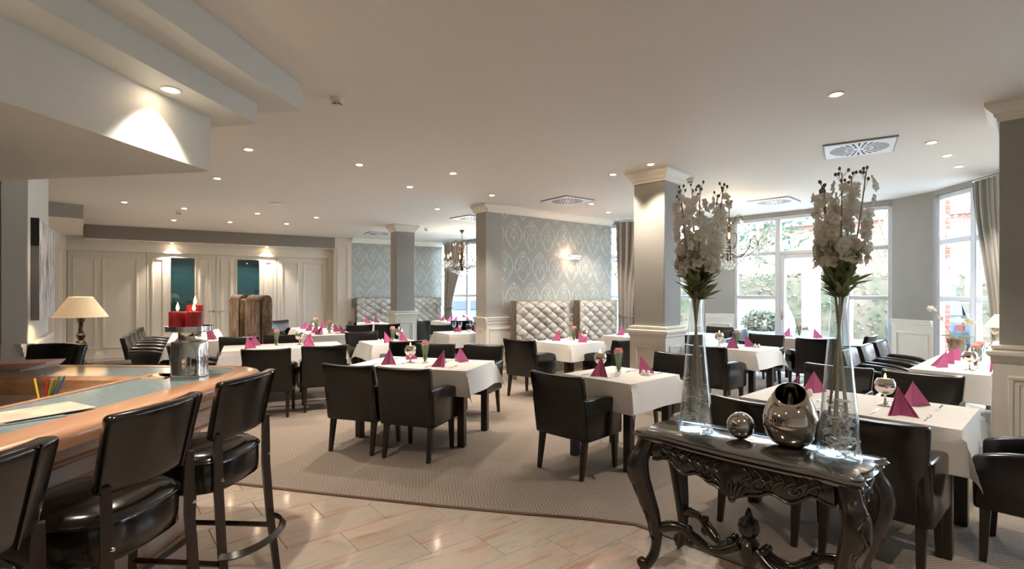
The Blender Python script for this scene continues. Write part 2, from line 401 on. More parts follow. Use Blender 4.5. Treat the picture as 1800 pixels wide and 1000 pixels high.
for i, (x0, x1, gl, _) in enumerate(leaves):
    d = onwall(setp(empty('door_%d' % (i+1)), kind='structure'), OUT[5], OUT[6])
    z1 = 2.44
    if gl:
        for (a, b, c, e) in ((x0+.006, gl[0], .01, z1), (gl[1], x1-.006, .01, z1), (gl[0], gl[1], .01, .85), (gl[0], gl[1], 2.34, z1)):
            MB().box(a, b, .03, .08, c, e).build('leaf_board', M_white, d)
        MB().box(gl[0], gl[1], .045, .055, .85, 2.34).build('glass_panel', M_teal, d)
        frame_rect(gl[0]-.03, gl[1]+.03, .82, 2.37, .03, .03, .012).build('glazing_bead', M_white, d)
        for a, b in ((x0+.1, gl[0]-.12), (gl[1]+.1, x1-.1)):
            if b-a > .15: frame_rect(a, b, .22, 2.32, .045, .03, .022).build('panel_moulding', M_white, d, bevel=.006, seg=1)
        hx = x1-.05 if i == 1 else x0+.05; s = -1 if i == 1 else 1
        h = MB().lathe([(.028, 0), (.028, .008)], 12).build('handle', M_dome, d); h.rotation_euler = (R(90), 0, 0); h.location = (hx, .03, 1.03)
        MB().tube([(hx, .02, 1.03), (hx, -.03, 1.03), (hx+s*.02, -.04, 1.03), (hx+s*.13, -.04, 1.03)], .01).build('lever', M_dome, h)
        h.children[0].matrix_parent_inverse = (Matrix.Translation((hx, .03, 1.03)) @ Matrix.Rotation(R(90), 4, 'X')).inverted()
    else:
        MB().box(x0+.006, x1-.006, .03, .08, .01, z1).build('leaf_board', M_white, d)
        ps = [(.10, .52), (.62, 1.28)] if i == 0 else [(.1, .55), (.65, 1.2)]
        for a, b in ps: frame_rect(x0+a, x0+b, .22, 2.32, .045, .03, .022).build('panel_moulding', M_white, d, bevel=.006, seg=1)
# rooms seen dimly through the door glass
bk = setp(MB().box(-.3, 5.9, 1.6, 1.7, 0, H).build('wall_beyond_doors', mat('teal_dim_wall', (120, 150, 154), .6)), kind='structure'); onwall(bk, OUT[5], OUT[6])
MB().box(2.3, 2.75, 1.55, 1.6, .9, 2.2).build('patterned_screen', mat('black_and_white_screen', (40, 40, 42), .5, noise=(40, (190, 190, 186))), bk)
MB().box(-.4, -.3, 0, 1.7, 0, H).box(5.9, 6.0, .2, 1.7, 0, H).build('side_wall', MATS['teal_dim_wall'], bk); MB().box(-.3, 0, 0, .2, 0, H).build('side_wall', MATS['teal_dim_wall'], bk); MB().box(-.3, 5.9, .2, 1.6, -.1, 0).build('floor_beyond', M_sub, bk); MB().box(-.3, 5.9, .2, 1.6, H, H+.1).build('ceiling_beyond', M_ceil, bk)
w = wall('wall_pilaster_return', OUT[6], OUT[7], M_white)
w = wall('wall_pilaster', OUT[7], OUT[8], M_white)
frame_rect(.08, .38, .2, 2.75, .03, 0, .015).build('panel_moulding', M_white, w)
# dropped box in the far left corner
aa = (.855, .519); nn_ = (-.519, .855)
bxp = [(-7.34, 8.77), (-9.32, 11.12), (-9.72, 11.1), (-7.92, 8.17)]
sb = setp(MB().prism(bxp, 2.76, H-.002).build('trim_3', M_grey), kind='structure')
MB().prism(bxp, 2.745, 2.76).build('soffit_board', M_white, sb)
# back damask wall
w = wall('wall_back_damask', OUT[8], OUT[9], M_damask); wainscot(w, 0, 2.69, 3); crown(w, 0, 2.69)

# free-standing damask partition
D0, D1 = (-.44, 8.68), (2.06, 10.6)
part = onwall(setp(MB().box(0, 3.15, 0, .3, 0, H).build('wall_damask', M_damask), kind='structure'), D0, D1)
MB().box(-.004, .33, -.004, .304, 0, H).build('plain_end', M_grey, part)
wainscot(part, -.004, 3.15, 4)
crown(part, -.1, 3.15)
e = empty('end_trim', kind=None); e.parent = part; e.location = (0, .3, 0); e.rotation_euler = (0, 0, R(-90))
MB().box(0, .3, -.012, 0, 0, RAIL-.05).build('wainscot_board', M_white, e)
extr(MB(), -.03, .345, [(a-.008, b) for a, b in RAILP]).build('dado_rail', M_white, e)
extr(MB(), -.05, .4, CROWN).build('crown_moulding', M_white, e)
frame_rect(.06, .24, .22, RAIL-.16, .03, -.012, .012).build('panel_moulding', M_white, e)

# columns
def column(c, phi, s, m=M_grey):
    o = setp(empty('column', (c[0], c[1], 0), phi), kind='structure'); q = math.sqrt(2)
    h = s/2
    MB().box(-h, h, -h, h, RAIL, H).build('shaft', m, o, bevel=.006, seg=1)
    MB().lathe([((h+a)*q, z) for a, z in ((0, H-.15), (.014, H-.15), (.014, H-.125), (.03, H-.11), (.035, H-.085), (.06, H-.06), (.075, H-.045), (.085, H-.025), (.085, H))], 4, rot=R(45)).build('crown_moulding', M_white, o)
    p = .035
    MB().lathe([((h+a)*q, z) for a, z in ((p+.025, 0), (p+.025, .11), (p, .14), (p, RAIL-.1), (p+.015, RAIL-.085), (p+.015, RAIL-.06), (p+.04, RAIL-.04), (p+.04, RAIL-.015), (p-.005, RAIL), (p+.012, RAIL+.01), (p+.012, RAIL+.03), (-.01, RAIL+.04))], 4, rot=R(45)).build('pedestal', M_white, o)
    for k in range(4):
        f = frame_rect(-h+.05, h-.05, .24, RAIL-.2, .03, 0, .014); fo = f.build('panel_moulding', M_white, o, bevel=.005, seg=1)
        fo.rotation_euler = (0, 0, R(90*k)); v = Matrix.Rotation(R(90*k), 3, 'Z') @ Vector((0, -(h+p), 0)); fo.location = v
        f = frame_rect(-h+.10, h-.10, .29, RAIL-.25, .014, 0, .008); fo = f.build('panel_moulding', M_white, o); fo.rotation_euler = (0, 0, R(90*k)); fo.location = v
    return o
column((1.835, 6.465), 45, .42)
column((4.16, 4.06), 45, .42)
column((-2.48, 11.60), -31.4, .42)

# windows: P->Q with the street on the left of the direction
def window(name, P, Q, cols, z0, z1, x0, x1):
    o = onwall(setp(empty(name), kind='structure'), P, Q); fw = .07
    y0, y1 = .04, .12
    mb = MB().box(x0, x0+fw, y0, y1, z0, z1).box(x1-fw, x1, y0, y1, z0, z1).box(x0, x1, y0, y1, z0, z0+fw).box(x0, x1, y0, y1, z1-fw, z1)
    mb.build('frame', M_pvc, o, bevel=.008, seg=1)
    edges = [x0+fw]+[c for c, _, _ in cols[:-1]]+[x1-fw]
    for i, (c, zs, door) in enumerate(cols):
        a = edges[i]+(.05 if i else 0); b = (c-.05) if i < len(cols)-1 else x1-fw
        if i < len(cols)-1: MB().box(c-.05, c+.05, y0-.01, y1, z0+fw, z1-fw).build('mullion', M_pvc, o, bevel=.01, seg=1)
        lv = [z0+fw]+zs+[z1-fw]
        for j in range(len(lv)-1):
            lo = lv[j]+(.035 if j else 0); hi = lv[j+1]-(.035 if j < len(lv)-2 else 0)
            if j: MB().box(a, b, y0-.005, y1, lv[j]-.035, lv[j]+.035).build('transom', M_pvc, o, bevel=.01, seg=1)
            if door and j == 0:
                s = .075
                mb = MB().box(a, a+s, y0-.02, y1, lo, hi).box(b-s, b, y0-.02, y1, lo, hi).box(a+s, b-s, y0-.02, y1, lo, lo+s+.03).box(a+s, b-s, y0-.02, y1, hi-s, hi)
                mb.build('door_sash', M_pvc, o, bevel=.01, seg=1)
                MB().box(a+.02, a+.05, y0-.03, y0-.02, 1.0, 1.14).tube([(a+.035, y0-.03, 1.07), (a+.035, y0-.06, 1.07), (a+.15, y0-.06, 1.07)], .009).build('door_handle', M_chrome, o)
                MB().box(a+s, b-s, .075, .085, lo+s+.03, hi-s).build('pane', M_pane, o)
            else:
                MB().box(a, b, .075, .085, lo, hi).build('pane', M_pane, o)
    return o
def sill_wall(name, P, Q, m=M_grey, z0=2.93, x0=0, x1=None): return wall(name, P, Q, m, z0=z0, x0=x0, x1=x1)
TR = [1.41, 2.24]
# street wall of the rear room
sill_wall('wall_rear_street', E_, P0)
window('window_4', E_, P0, [(1.2, TR, 0), (2.4, TR, 0), (3.6, TR, 0), (4.8, TR, 0), (6.0, TR, 0)], .02, 2.93, .1, 6.5)
# bay, left cheek
w = sill_wall('wall_bay_left', P0, P1); window('window_1', P0, P1, [(.86, TR, 0), (1.6, TR, 0)], .02, 2.93, .12, 1.62)
w = wall('wall_bay_pier', P0, P1, M_grey, x0=1.62, x1=2.16); wainscot(w, 1.62, 2.16, 1)
# bay front with the glazed door
sill_wall('wall_bay_front', P1, P2); window('window_2', P1, P2, [(.83, TR, 0), (1.945, [2.24], 1), (2.6, TR, 0)], .02, 2.93, .0, 2.6)
# bay, right cheek
w = wall('wall_bay_pier_right', P2, P2B, M_grey); wainscot(w, 0, .68, 1)
sill_wall('wall_bay_right', P2B, P3); window('window_3', P2B, P3, [(.72, TR, 0), (1.2, TR, 0)], .02, 2.93, .0, 1.2)
MB_ = MB().box(0, 1.2, -.12, .02, .0, .45)
L3 = dist(P3, OUT[15])
w = wall('wall_right_street', P3, OUT[15], M_grey, x1=.5); wall('wall_right_street_far', P3, OUT[15], M_grey, x0=5.2)
sill_wall('wall_right_street_head', P3, OUT[15], z0=2.93, x0=.5, x1=5.2)
window('window_5', P3, OUT[15], [(1.4, TR, 0), (2.4, TR, 0), (3.4, TR, 0), (4.4, TR, 0), (5.1, TR, 0)], .02, 2.93, .5, 5.2)
# red brick pier outside the right cheek
M_brickwall = None
def m_brick():
    q = NT('red_brick'); b = q.n('ShaderNodeTexBrick'); tc = q.coords('Object', (1, 1, 1))
    cb = q.n('ShaderNodeCombineXYZ'); sx = q.n('ShaderNodeSeparateXYZ'); q.l(tc, sx.inputs[0]); q.l(q.math('ADD', sx.outputs[0], sx.outputs[1]), cb.inputs[0]); q.l(sx.outputs[2], cb.inputs[1])
    q.l(cb.outputs[0], b.inputs[0]); b.inputs['Color1'].default_value = lin((176, 96, 78)); b.inputs['Color2'].default_value = lin((156, 82, 66)); b.inputs['Mortar'].default_value = lin((190, 170, 156))
    b.inputs['Scale'].default_value = 1; b.inputs['Brick Width'].default_value = .24; b.inputs['Row Height'].default_value = .08; b.inputs['Mortar Size'].default_value = .008
    q.l(b.outputs[0], q.b.inputs['Base Color']); q.b.inputs['Roughness'].default_value = .9; return q.m
M_brick = m_brick()
pier = setp(empty('brick_pier', (6.56, 7.84, -.1)), 'red brick pier standing outside the side window', 'pier')
bmesh_ = MB().box(-.115, .115, -.0525, .0525, 0, .064).mesh('brick', bevel=.004, seg=1)
M_onebrick = mat('red_clay_brick', (178, 96, 76), .9, noise=(9, (154, 78, 62)))
MB().box(-.05, .045, -.11, .11, 0, 3.2).build('mortar_core', mat('pale_mortar', (190, 172, 158), .9), pier)
for r in range(42):
    b = place(bmesh_, 'brick', M_onebrick, pier)
    b.location = (0, .0 if r % 2 else -.008, r*.075+.005); b.rotation_euler = (0, 0, R(90))

# stepped soffit over the bar (each step a box, edges running along the bar)
bd = Vector((.11, .994)); bp = Vector((-.985, .17))
def soffit(name, c, z0, z1, m=M_soffit):
    c = Vector(c); a = c-bd*6.2; far = c+bp*3.9
    poly = [tuple(c), tuple(far), (-5.48, far.y), (-5.48, a.y), tuple(a)]
    o = setp(MB().prism(poly, z0, z1).build(name, m), kind='structure'); return o
soffit('trim_4', (-1.52, 3.69), 2.81, H-.001)
soffit('trim_5', (-1.77, 3.56), 2.667, 2.811)
soffit('trim_6', (-2.02, 3.43), 2.31, 2.668)

# ------------------------------------------------------------------ ceiling fittings
def downlight_proto(power=SPOT_W, size=95, z=H):
    o = empty('downlight', label='x', cat='ceiling light')
    MB().lathe([(.036, 0), (.036, -.006), (.05, -.008), (.056, -.004), (.056, 0)], 20).build('trim_ring', M_ring, o, smooth=40)
    MB().lathe([(.033, -.004), (.033, -.0085), (.02, -.011)], 16).build('lamp_lens', M_lens, o, smooth=40)
    ld = bpy.data.lights.new('spot', 'SPOT'); ld.energy = power; ld.color = (1, .88, .73); ld.spot_size = R(size); ld.spot_blend = .6; ld.shadow_soft_size = .03
    lo = bpy.data.objects.new('spot_beam', ld); COL.objects.link(lo); lo.parent = o; lo.location = (0, 0, -.03)
    return o
DL = Proto(downlight_proto())
SP = [(-2.76, 5.36), (-1.79, 6.0), (-3.87, 6.72), (-.74, 6.43), (-1.45, 7.26), (-.31, 7.89), (1.28, 6.49), (1.62, 5.98), (-6.43, 8.49), (-5.84, 9.12), (-7.0, 10.6),
      (-4.83, 9.71), (-6.0, 10.9), (-3.91, 10.23), (-4.91, 11.16), (-1.34, 9.18), (2.45, 3.87), (4.19, 5.11), (4.76, 5.6), (5.31, 6.08), (1.34, 8.65), (1.80, 9.55),
      (-2.6, 12.6), (-.2, 1.2), (1.8, .9), (-.3, -1.0), (3.6, 1.5)]  # closing entries are lamps out of view, added for ambient light
LB = {0: 'recessed spotlight in the ceiling beside the stepped bar soffit', 7: 'recessed spotlight close to the square column with the spot-lit face', 16: 'recessed spotlight in the ceiling above the table behind the carved console',
      6: 'recessed spotlight between the damask partition and the square column', 10: 'recessed spotlight near the grey box soffit in the door corner'}
for i, (x, y) in enumerate(SP):
    if i in (17, 18, 19): l, g = 'recessed spotlight in the diagonal row of three leading to the bay window', 'three spotlights before the bay'
    elif i in (5, 20, 21): l, g = 'recessed spotlight washing down in front of the damask partition', 'spotlights along the damask partition'
    elif i in LB: l, g = LB[i], None
    elif x < -3: l, g = 'small recessed spotlight in the ceiling in front of the panelled doors', 'spotlights before the doors'
    else: l, g = 'small recessed spotlight in the ceiling over the middle of the room', 'spotlights over the middle of the room'
    DL.put((x, y, H), 0, l, g)
for z, p, l in ((2.667, (-1.96, 2.94), 'warm recessed spotlight under the stepped soffit over the bar'), (2.667, (-2.14, 1.62), 'warm recessed spotlight further along under the bar soffit')):
    DL.put((p[0], p[1], z), 0, l)
for x in (1.95, 4.0):
    q = Vector(OUT[5])+Vector(((OUT[6][0]-OUT[5][0])/5.67*x, (OUT[6][1]-OUT[5][1])/5.67*x))+Vector((.519, -.855))*.15
    DL.put((q.x, q.y, 2.685), 0, 'recessed spotlight under the beam above the panelled doors', 'spotlights under the door beam')
for x in (2.1, 3.6):  # unseen lamps, added so the door glass looks brighter
    a_ = ang(OUT[5], OUT[6]); DL.put((OUT[5][0]+x*math.cos(a_)-.9*math.sin(a_), OUT[5][1]+x*math.sin(a_)+.9*math.cos(a_), H), 0, 'added unseen spotlight brightening the room beyond the glazed doors', 'added spotlights beyond the doors')
# smoke detectors
sd = empty('smoke_detector', label='x', cat='smoke detector')
MB().lathe([(.05, 0), (.05, -.022), (.046, -.03), (.03, -.034)], 20).build('housing', M_ring, sd, smooth=40)
MB().lathe([(.034, -.03), (.034, -.06), (.028, -.066)], 20).build('sensor_head', M_ring, sd, smooth=40)
mb = MB()
for k in range(10):
    a = 2*math.pi*k/10; mb.box(-.006, .006, -.0015, .0015, -.056, -.044)
    for i in range(-8, 0):
        v = Vector(mb.v[i]); v = Matrix.Rotation(a, 3, 'Z') @ (v+Vector((0, -.034, 0))); mb.v[i] = tuple(v)
mb.build('vent_slot', mat('black_slot', (20, 20, 20), .6), sd)
SD = Proto(sd)
for (x, y), l in (((-1.35, 3.95), 'white smoke detector on the ceiling beside the bar soffit'), ((-6.15, 9.44), 'white smoke detector on the ceiling before the panelled doors'),
                  ((2.35, 6.75), 'white smoke detector on the ceiling beside the square column'), ((-2.0, 11.95), 'white smoke detector on the ceiling by the rear chandelier')):
    SD.put((x, y, H), 0, l)
o = setp(MB().lathe([(.13, 0), (.13, -.012), (.12, -.018)], 28).build('ceiling_speaker', M_ring, smooth=40), 'flat white disc on the ceiling over the furry settees', 'speaker'); o.location = (-3.94, 8.65, H)
# swirl diffusers
dv = empty('air_diffuser', label='x', cat='air vent')
M_vent = mat('white_vent_enamel', (232, 232, 236), .4)
M_slot = mat('dark_vent_slot', (62, 64, 70), .7)
mb = MB()
mb.box(-.30, .30, -.30, .30, -.018, 0); mb.build('face_plate', M_vent, dv, bevel=.006, seg=1)
frame_rect(-.31, .31, -.31, .31, .012).build('edge_frame', mat('grey_vent_edge', (140, 140, 142), .5), dv).rotation_euler = (R(90), 0, 0)
for ring, (r0, r1, n) in enumerate(((.05, .11, 10), (.125, .255, 28))):
    for k in range(n):
        a = 2*math.pi*k/n; sl = MB().hexa([(r0, -.004, -.0195), (r1, -.011, -.0195), (r1, .011, -.0195), (r0, .004, -.0195)], [(r0, -.004, -.017), (r1, -.011, -.017), (r1, .011, -.017), (r0, .004, -.017)])
        s_ = sl.build('slot', M_slot, dv); s_.rotation_euler = (0, 0, a)
DV = Proto(dv)
for (x, y), p, l in (((3.59, 5.3), 33, 'large square white swirl air diffuser over the bay tables'), ((.9, 8.33), 53, 'square swirl air diffuser in front of the damask partition'),
                     ((4.3, 8.4), 45, 'square swirl air diffuser near the bay door window'), ((-.82, 10.31), 45, 'square swirl air diffuser beside the rear chandelier'), ((-3.38, 13.0), 60, 'square swirl air diffuser before the rear damask wall')):
    DV.put((x, y, H), p, l)

# ------------------------------------------------------------------ chandeliers
def chandelier():
    o = empty('chandelier', label='x', cat='chandelier')
    M_iron = mat('dark_bronze', (70, 58, 48), .35, .8); M_cr = shredmat('crystal', .6, .05)
    M_bulb = mat('lit_candle_bulb', (255, 220, 170), .3, emit=((255, 200, 130), 10))
    MB().lathe([(.065, 0), (.06, -.015), (.03, -.06), (.012, -.085)], 20).build('ceiling_canopy', M_iron, o, smooth=40)
    MB().tube([(0, 0, -.08), (0, 0, -.38)], .007).build('rod', M_iron, o)
    MB().lathe([(.012, -.36), (.03, -.39), (.014, -.42), (.045, -.46), (.02, -.52), (.05, -.60), (.025, -.66), (.06, -.80), (.03, -.90), (.05, -.95), (.012, -1.0)], 16).build('stem', M_iron, o, smooth=50)
    for k in range(6):
        a = 2*math.pi*k/6; c, s = math.cos(a), math.sin(a)
        pts = [(r*c, r*s, z) for r, z in ((.02, -.42), (.07, -.36), (.11, -.28), (.16, -.25), (.21, -.26), (.23, -.29), (.21, -.31))]
        sc = MB().tube(pts, .005, 6).build('crown_scroll', M_iron, o, smooth=50)
        MB().sphere((.215*c, .215*s, -.35), .018, 8, 6, (1, 1, 1.7)).build('crystal_drop', M_cr, sc)
        pts = [(r*c, r*s, z) for r, z in ((.03, -.52), (.13, -.54), (.14, -.66), (.1, -.76), (.04, -.82))]
        MB().tube(pts, .005, 6).build('cage_bar', M_iron, o, smooth=50)
    for k in range(8):
        a = 2*math.pi*(k+.5)/8; c, s = math.cos(a), math.sin(a)
        pts = [(r*c, r*s, z) for r, z in ((.04, -.86), (.12, -.92), (.22, -.93), (.32, -.88), (.40, -.80), (.43, -.76))]
        arm = MB().tube(pts, .007, 6).build('arm', M_iron, o, smooth=50)
        MB().lathe([(.006, -.765), (.045, -.755), (.05, -.745), (.015, -.75)], 12, (.43*c, .43*s, 0)).build('drip_pan', M_cr, arm, smooth=40)
        MB().lathe([(.011, -.75), (.011, -.66)], 10, (.43*c, .43*s, 0)).build('candle_sleeve', M_iron, arm)
        MB().lathe([(.008, -.66), (.016, -.635), (.012, -.60), (.002, -.565)], 10, (.43*c, .43*s, 0)).build('bulb', M_bulb, arm, smooth=50)
        cr = MB()
        for j in range(5):
            b = 2*math.pi*j/5
            for dz in (0, -.045, -.09): cr.sphere((.43*c+.045*math.cos(b), .43*s+.045*math.sin(b), -.785+dz), .011, 6, 4, (1, 1, 1.5))
        setp(cr.build('crystal_fringe', M_cr, arm), kind='stuff')
    sw = MB()
    for k in range(8):
        for j in range(1, 9):
            t = j/9; a = 2*math.pi*(k+.5+t)/8; r = .43-.05*math.sin(math.pi*t); z = -.76-.10*math.sin(math.pi*t)
            sw.sphere((r*math.cos(a), r*math.sin(a), z), .011, 6, 4)
            a2 = 2*math.pi*(k+.5)/8; sw.sphere(((.43-t*.3)*math.cos(a2), (.43-t*.3)*math.sin(a2), -.86-.17*t-.05*math.sin(math.pi*t)), .012, 6, 4)
    setp(sw.build('crystal_swag', M_cr, o), kind='stuff')
    dr = MB()
    for k in range(14):
        a = 2*math.pi*k/14
        for j, (r, z) in enumerate(((.2, -1.0), (.13, -1.05), (.06, -1.1))): dr.sphere((r*math.cos(a+j), r*math.sin(a+j), z), .014, 6, 4, (1, 1, 1.5))
    dr.sphere((0, 0, -1.13), .022, 10, 8); setp(dr.build('crystal_basket', M_cr, o), kind='stuff')
    ld = bpy.data.lights.new('chandelier_glow', 'POINT'); ld.energy = 14; ld.color = (1, .78, .5); ld.shadow_soft_size = .2
    lo = bpy.data.objects.new('bulb_glow', ld); COL.objects.link(lo); lo.parent = o; lo.location = (0, 0, -.55)
    return o
CH = Proto(chandelier())
CH.put((-1.2, 12.3, H), 10, 'crystal chandelier with lit candle bulbs before the far curtained window')
CH.put((3.56, 8.4, H), 0, 'crystal chandelier with candle bulbs partly behind the white flower stems')

# ------------------------------------------------------------------ curtains
def curtain(name, P, Q, w0, w1, tie, label, folds=7, z1=2.93, z0=.03, side=1, m=None):
    m = m or M_curtain
    # hangs along P->Q; at the top spans 0..w0, gathers towards x = tie lower down
    o = empty(name, (P[0], P[1], 0), 0, label, 'curtain'); o.rotation_euler = (0, 0, ang(P, Q))
    nu, nv = folds*10, 28; mb = MB(); at = []
    def fn(u, v):
        z = z0+(z1-z0)*v
        k = min(1, max(0, (z1-z)/(z1-.95))); k = k*k*(3-2*k)
        if z < .95: k = 1-.35*(.95-z)/.95
        wd = w0*(1-k)+w1*k; xs = tie*k
        am = .05*(1-.45*k)
        x = xs+u*wd; y = -.09+am*math.sin(2*math.pi*folds*u+.6*math.sin(5*u))+.012*math.sin(23*u+4*v)
        return (x, y, z)
    mb.grid(fn, nu, nv)
    me = mb.mesh('cloth', smooth=70)
    a = me.attributes.new('stripe', 'FLOAT', 'POINT')
    for j in range(nv+1):
        for i in range(nu+1): a.data[j*(nu+1)+i].value = i/nu*folds*1.0
    place(me, 'cloth', m, o)
    kz = 1.0; xx = tie
    MB().tube([(xx-.01, -.09, kz+.04), (xx+w1*.5, -.17, kz), (xx+w1+.01, -.09, kz+.05), (xx+w1*.5, -.02, kz+.03), (xx-.01, -.09, kz+.04)], .018, 6).build('tie_back', m, o)
    MB().tube([(-.05, -.06, z1+.02), (w0+.05, -.06, z1+.02)], .012, 8).build('rod', M_chrome, o)
    return o
curtain('curtain', (-1.95, 15.3), P0, 1.05, .42, -.0, 'striped taupe curtain tied back at the rear window by the chandelier', 7)
curtain('curtain', (2.12, 10.46), (3.0, 10.36), .62, .34, .05, 'striped taupe curtain beside the end of the damask partition', 5)
curtain('curtain', (6.10, 6.66), (6.03, 6.1), .55, .28, .3, 'striped silvery curtain pulled aside at the window by the dark column', 5, m=M_curtain2)

# ------------------------------------------------------------------ wall sconce and picture
sx = empty('wall_sconce', (0, 0, 0), 0, 'small glass tube wall light glowing on the damask partition', 'wall light')
sx.location = (-.44+.793*1.95+.609*.001, 8.68+.609*1.95-.793*.001, 2.17); sx.rotation_euler = (0, 0, ang(D0, D1))
MB().box(-.05, .05, -.02, 0, -.05, .05).build('back_plate', M_chrome, sx, bevel=.005)
for dz, L0, L1, m in ((.03, -.02, .24, M_glass), (-.02, -.16, .20, M_glass)):
    MB().tube([(L0, -.07, dz), (L1, -.07, dz)], .017, 12).build('glass_tube', mat('frosted_tube', (235, 235, 235), .25), sx, smooth=40)
MB().tube([(-.17, -.07, -.02), (-.05, -.07, -.02)], .019, 12).build('lit_end', mat('lit_tube_end', (255, 210, 170), .4, emit=((255, 190, 130), 6)), sx, smooth=40)
MB().tube([(0, -.02, 0), (0, -.07, 0)], .008).build('bracket', M_chrome, sx)
ld = bpy.data.lights.new('sconce_glow', 'POINT'); ld.energy = 3; ld.color = (1, .68, .5); ld.shadow_soft_size = .04
lo = bpy.data.objects.new('tube_glow', ld); COL.objects.link(lo); lo.parent = sx; lo.location = (-.06, -.12, .0)
def m_art():
    q = NT('abstract_painting'); c = q.coords('Object', (6, 6, 1.2)); f = q.noise(2.2, 6, c, .7, .8)
    g = q.noise(1.4, 3, q.coords('Object', (2, 2, 2)))
    col = q.ramp(f, [(.36, lin((24, 24, 28))), (.45, lin((120, 120, 128))), (.52, lin((222, 220, 222))), (.64, lin((205, 203, 206))), (.72, lin((150, 110, 96)))])
    q.l(q.mix(q.ramp(g, [(.58, (0, 0, 0, 1)), (.7, (1, 1, 1, 1))]), col, lin((228, 226, 226))), q.b.inputs['Base Color']); q.b.inputs['Roughness'].default_value = .5; return q.m
pc = empty('canvas_painting', (0, 0, 0), 0, 'abstract black, white and grey canvas painting on the pale pillar side', 'painting')
pc.location = (-3.98, 4.2, 0); pc.rotation_euler = (0, 0, ang(OUT[2], OUT[3]))
MB().box(.22, 1.58, -.055, -.002, 1.26, 2.14).build('canvas', m_art(), pc)
MB().box(.215, .22, -.056, -.001, 1.26, 1.9).build('painted_edge', mat('grey_canvas_edge', (120, 120, 124), .6), pc)
MB().box(.215, .22, -.056, -.001, 1.9, 2.14).build('painted_edge', mat('black_canvas_edge', (22, 22, 24), .6), pc)

# ------------------------------------------------------------------ armchairs
def chair_proto():
    o = empty('armchair', label='x', cat='chair')
    # backrest: gently curved, flared to the top
    mb = MB(); nu, nv = 8, 6
    def shell(side):
        def fn(u, v):
            w = .245+.03*v; x = (u*2-1)*w; z = .30+.54*v-.012*(1-abs(u*2-1)**2)*v
            yo = -.225-.095*v**1.25
            bow = .022*(1-(u*2-1)**2)*v
            return (x, yo-bow, z) if side else (x, yo-bow+.085-.02*v, z)
        return fn
    mb.grid(shell(1), nu, nv); k = (nu+1)*(nv+1); mb.grid(shell(0), nu, nv)
    for i in range(nu): mb.f.append((i, i+1, k+i+1, k+i)); a = nv*(nu+1)+i; mb.f.append((a, a+1, k+a+1, k+a))
    for j in range(nv):
        a = j*(nu+1); mb.f.append((a, a+nu+1, k+a+nu+1, k+a)); b = a+nu; mb.f.append((b, b+nu+1, k+b+nu+1, k+b))
    mb.build('backrest', M_leather, o, bevel=.016, seg=3)
    MB().box(-.205, .205, -.16, .275, .36, .47).build('seat_cushion', M_leather, o, bevel=.03, seg=3)
    MB().box(-.23, .23, -.2, .262, .30, .37).build('seat_frame', M_leather, o, bevel=.008, seg=1)
    for s in (-1, 1):
        x0, x1 = (.2*s, .278*s) if s > 0 else (.278*s, .2*s)
        mb = MB(); prof = []
        n = 7
        for i in range(n+1):
            t = i/n; y = -.26+t*.54; zt = .655-.02*t-.05*t**4; prof.append((y+(-.02 if i == 0 else 0), zt))
        vs = []; pl = [(-.225, .30)]+[(p[0], p[1]) for p in prof]+[(.275, .30)]
        extr(mb, x0, x1, pl); mb.build('armrest', M_leather, o, bevel=.022, seg=3)
    for sx in (-1, 1):
        for sy in (-1, 1):
            yb = .235 if sy > 0 else -.235; yt = .225 if sy > 0 else -.19; x = .225*sx; xt = .222*sx; a, b = .016, .024
            MB().hexa([(x-a, yb-a, 0), (x+a, yb-a, 0), (x+a, yb+a, 0), (x-a, yb+a, 0)], [(xt-b, yt-b, .31), (xt+b, yt-b, .31), (xt+b, yt+b, .31), (xt-b, yt+b, .31)]).build('leg', M_legs, o, bevel=.003, seg=1)
    return o
CHAIR = Proto(chair_proto())
def chair(x, y, phi, label, group=None): return CHAIR.put((x, y, 0), phi, label, group)

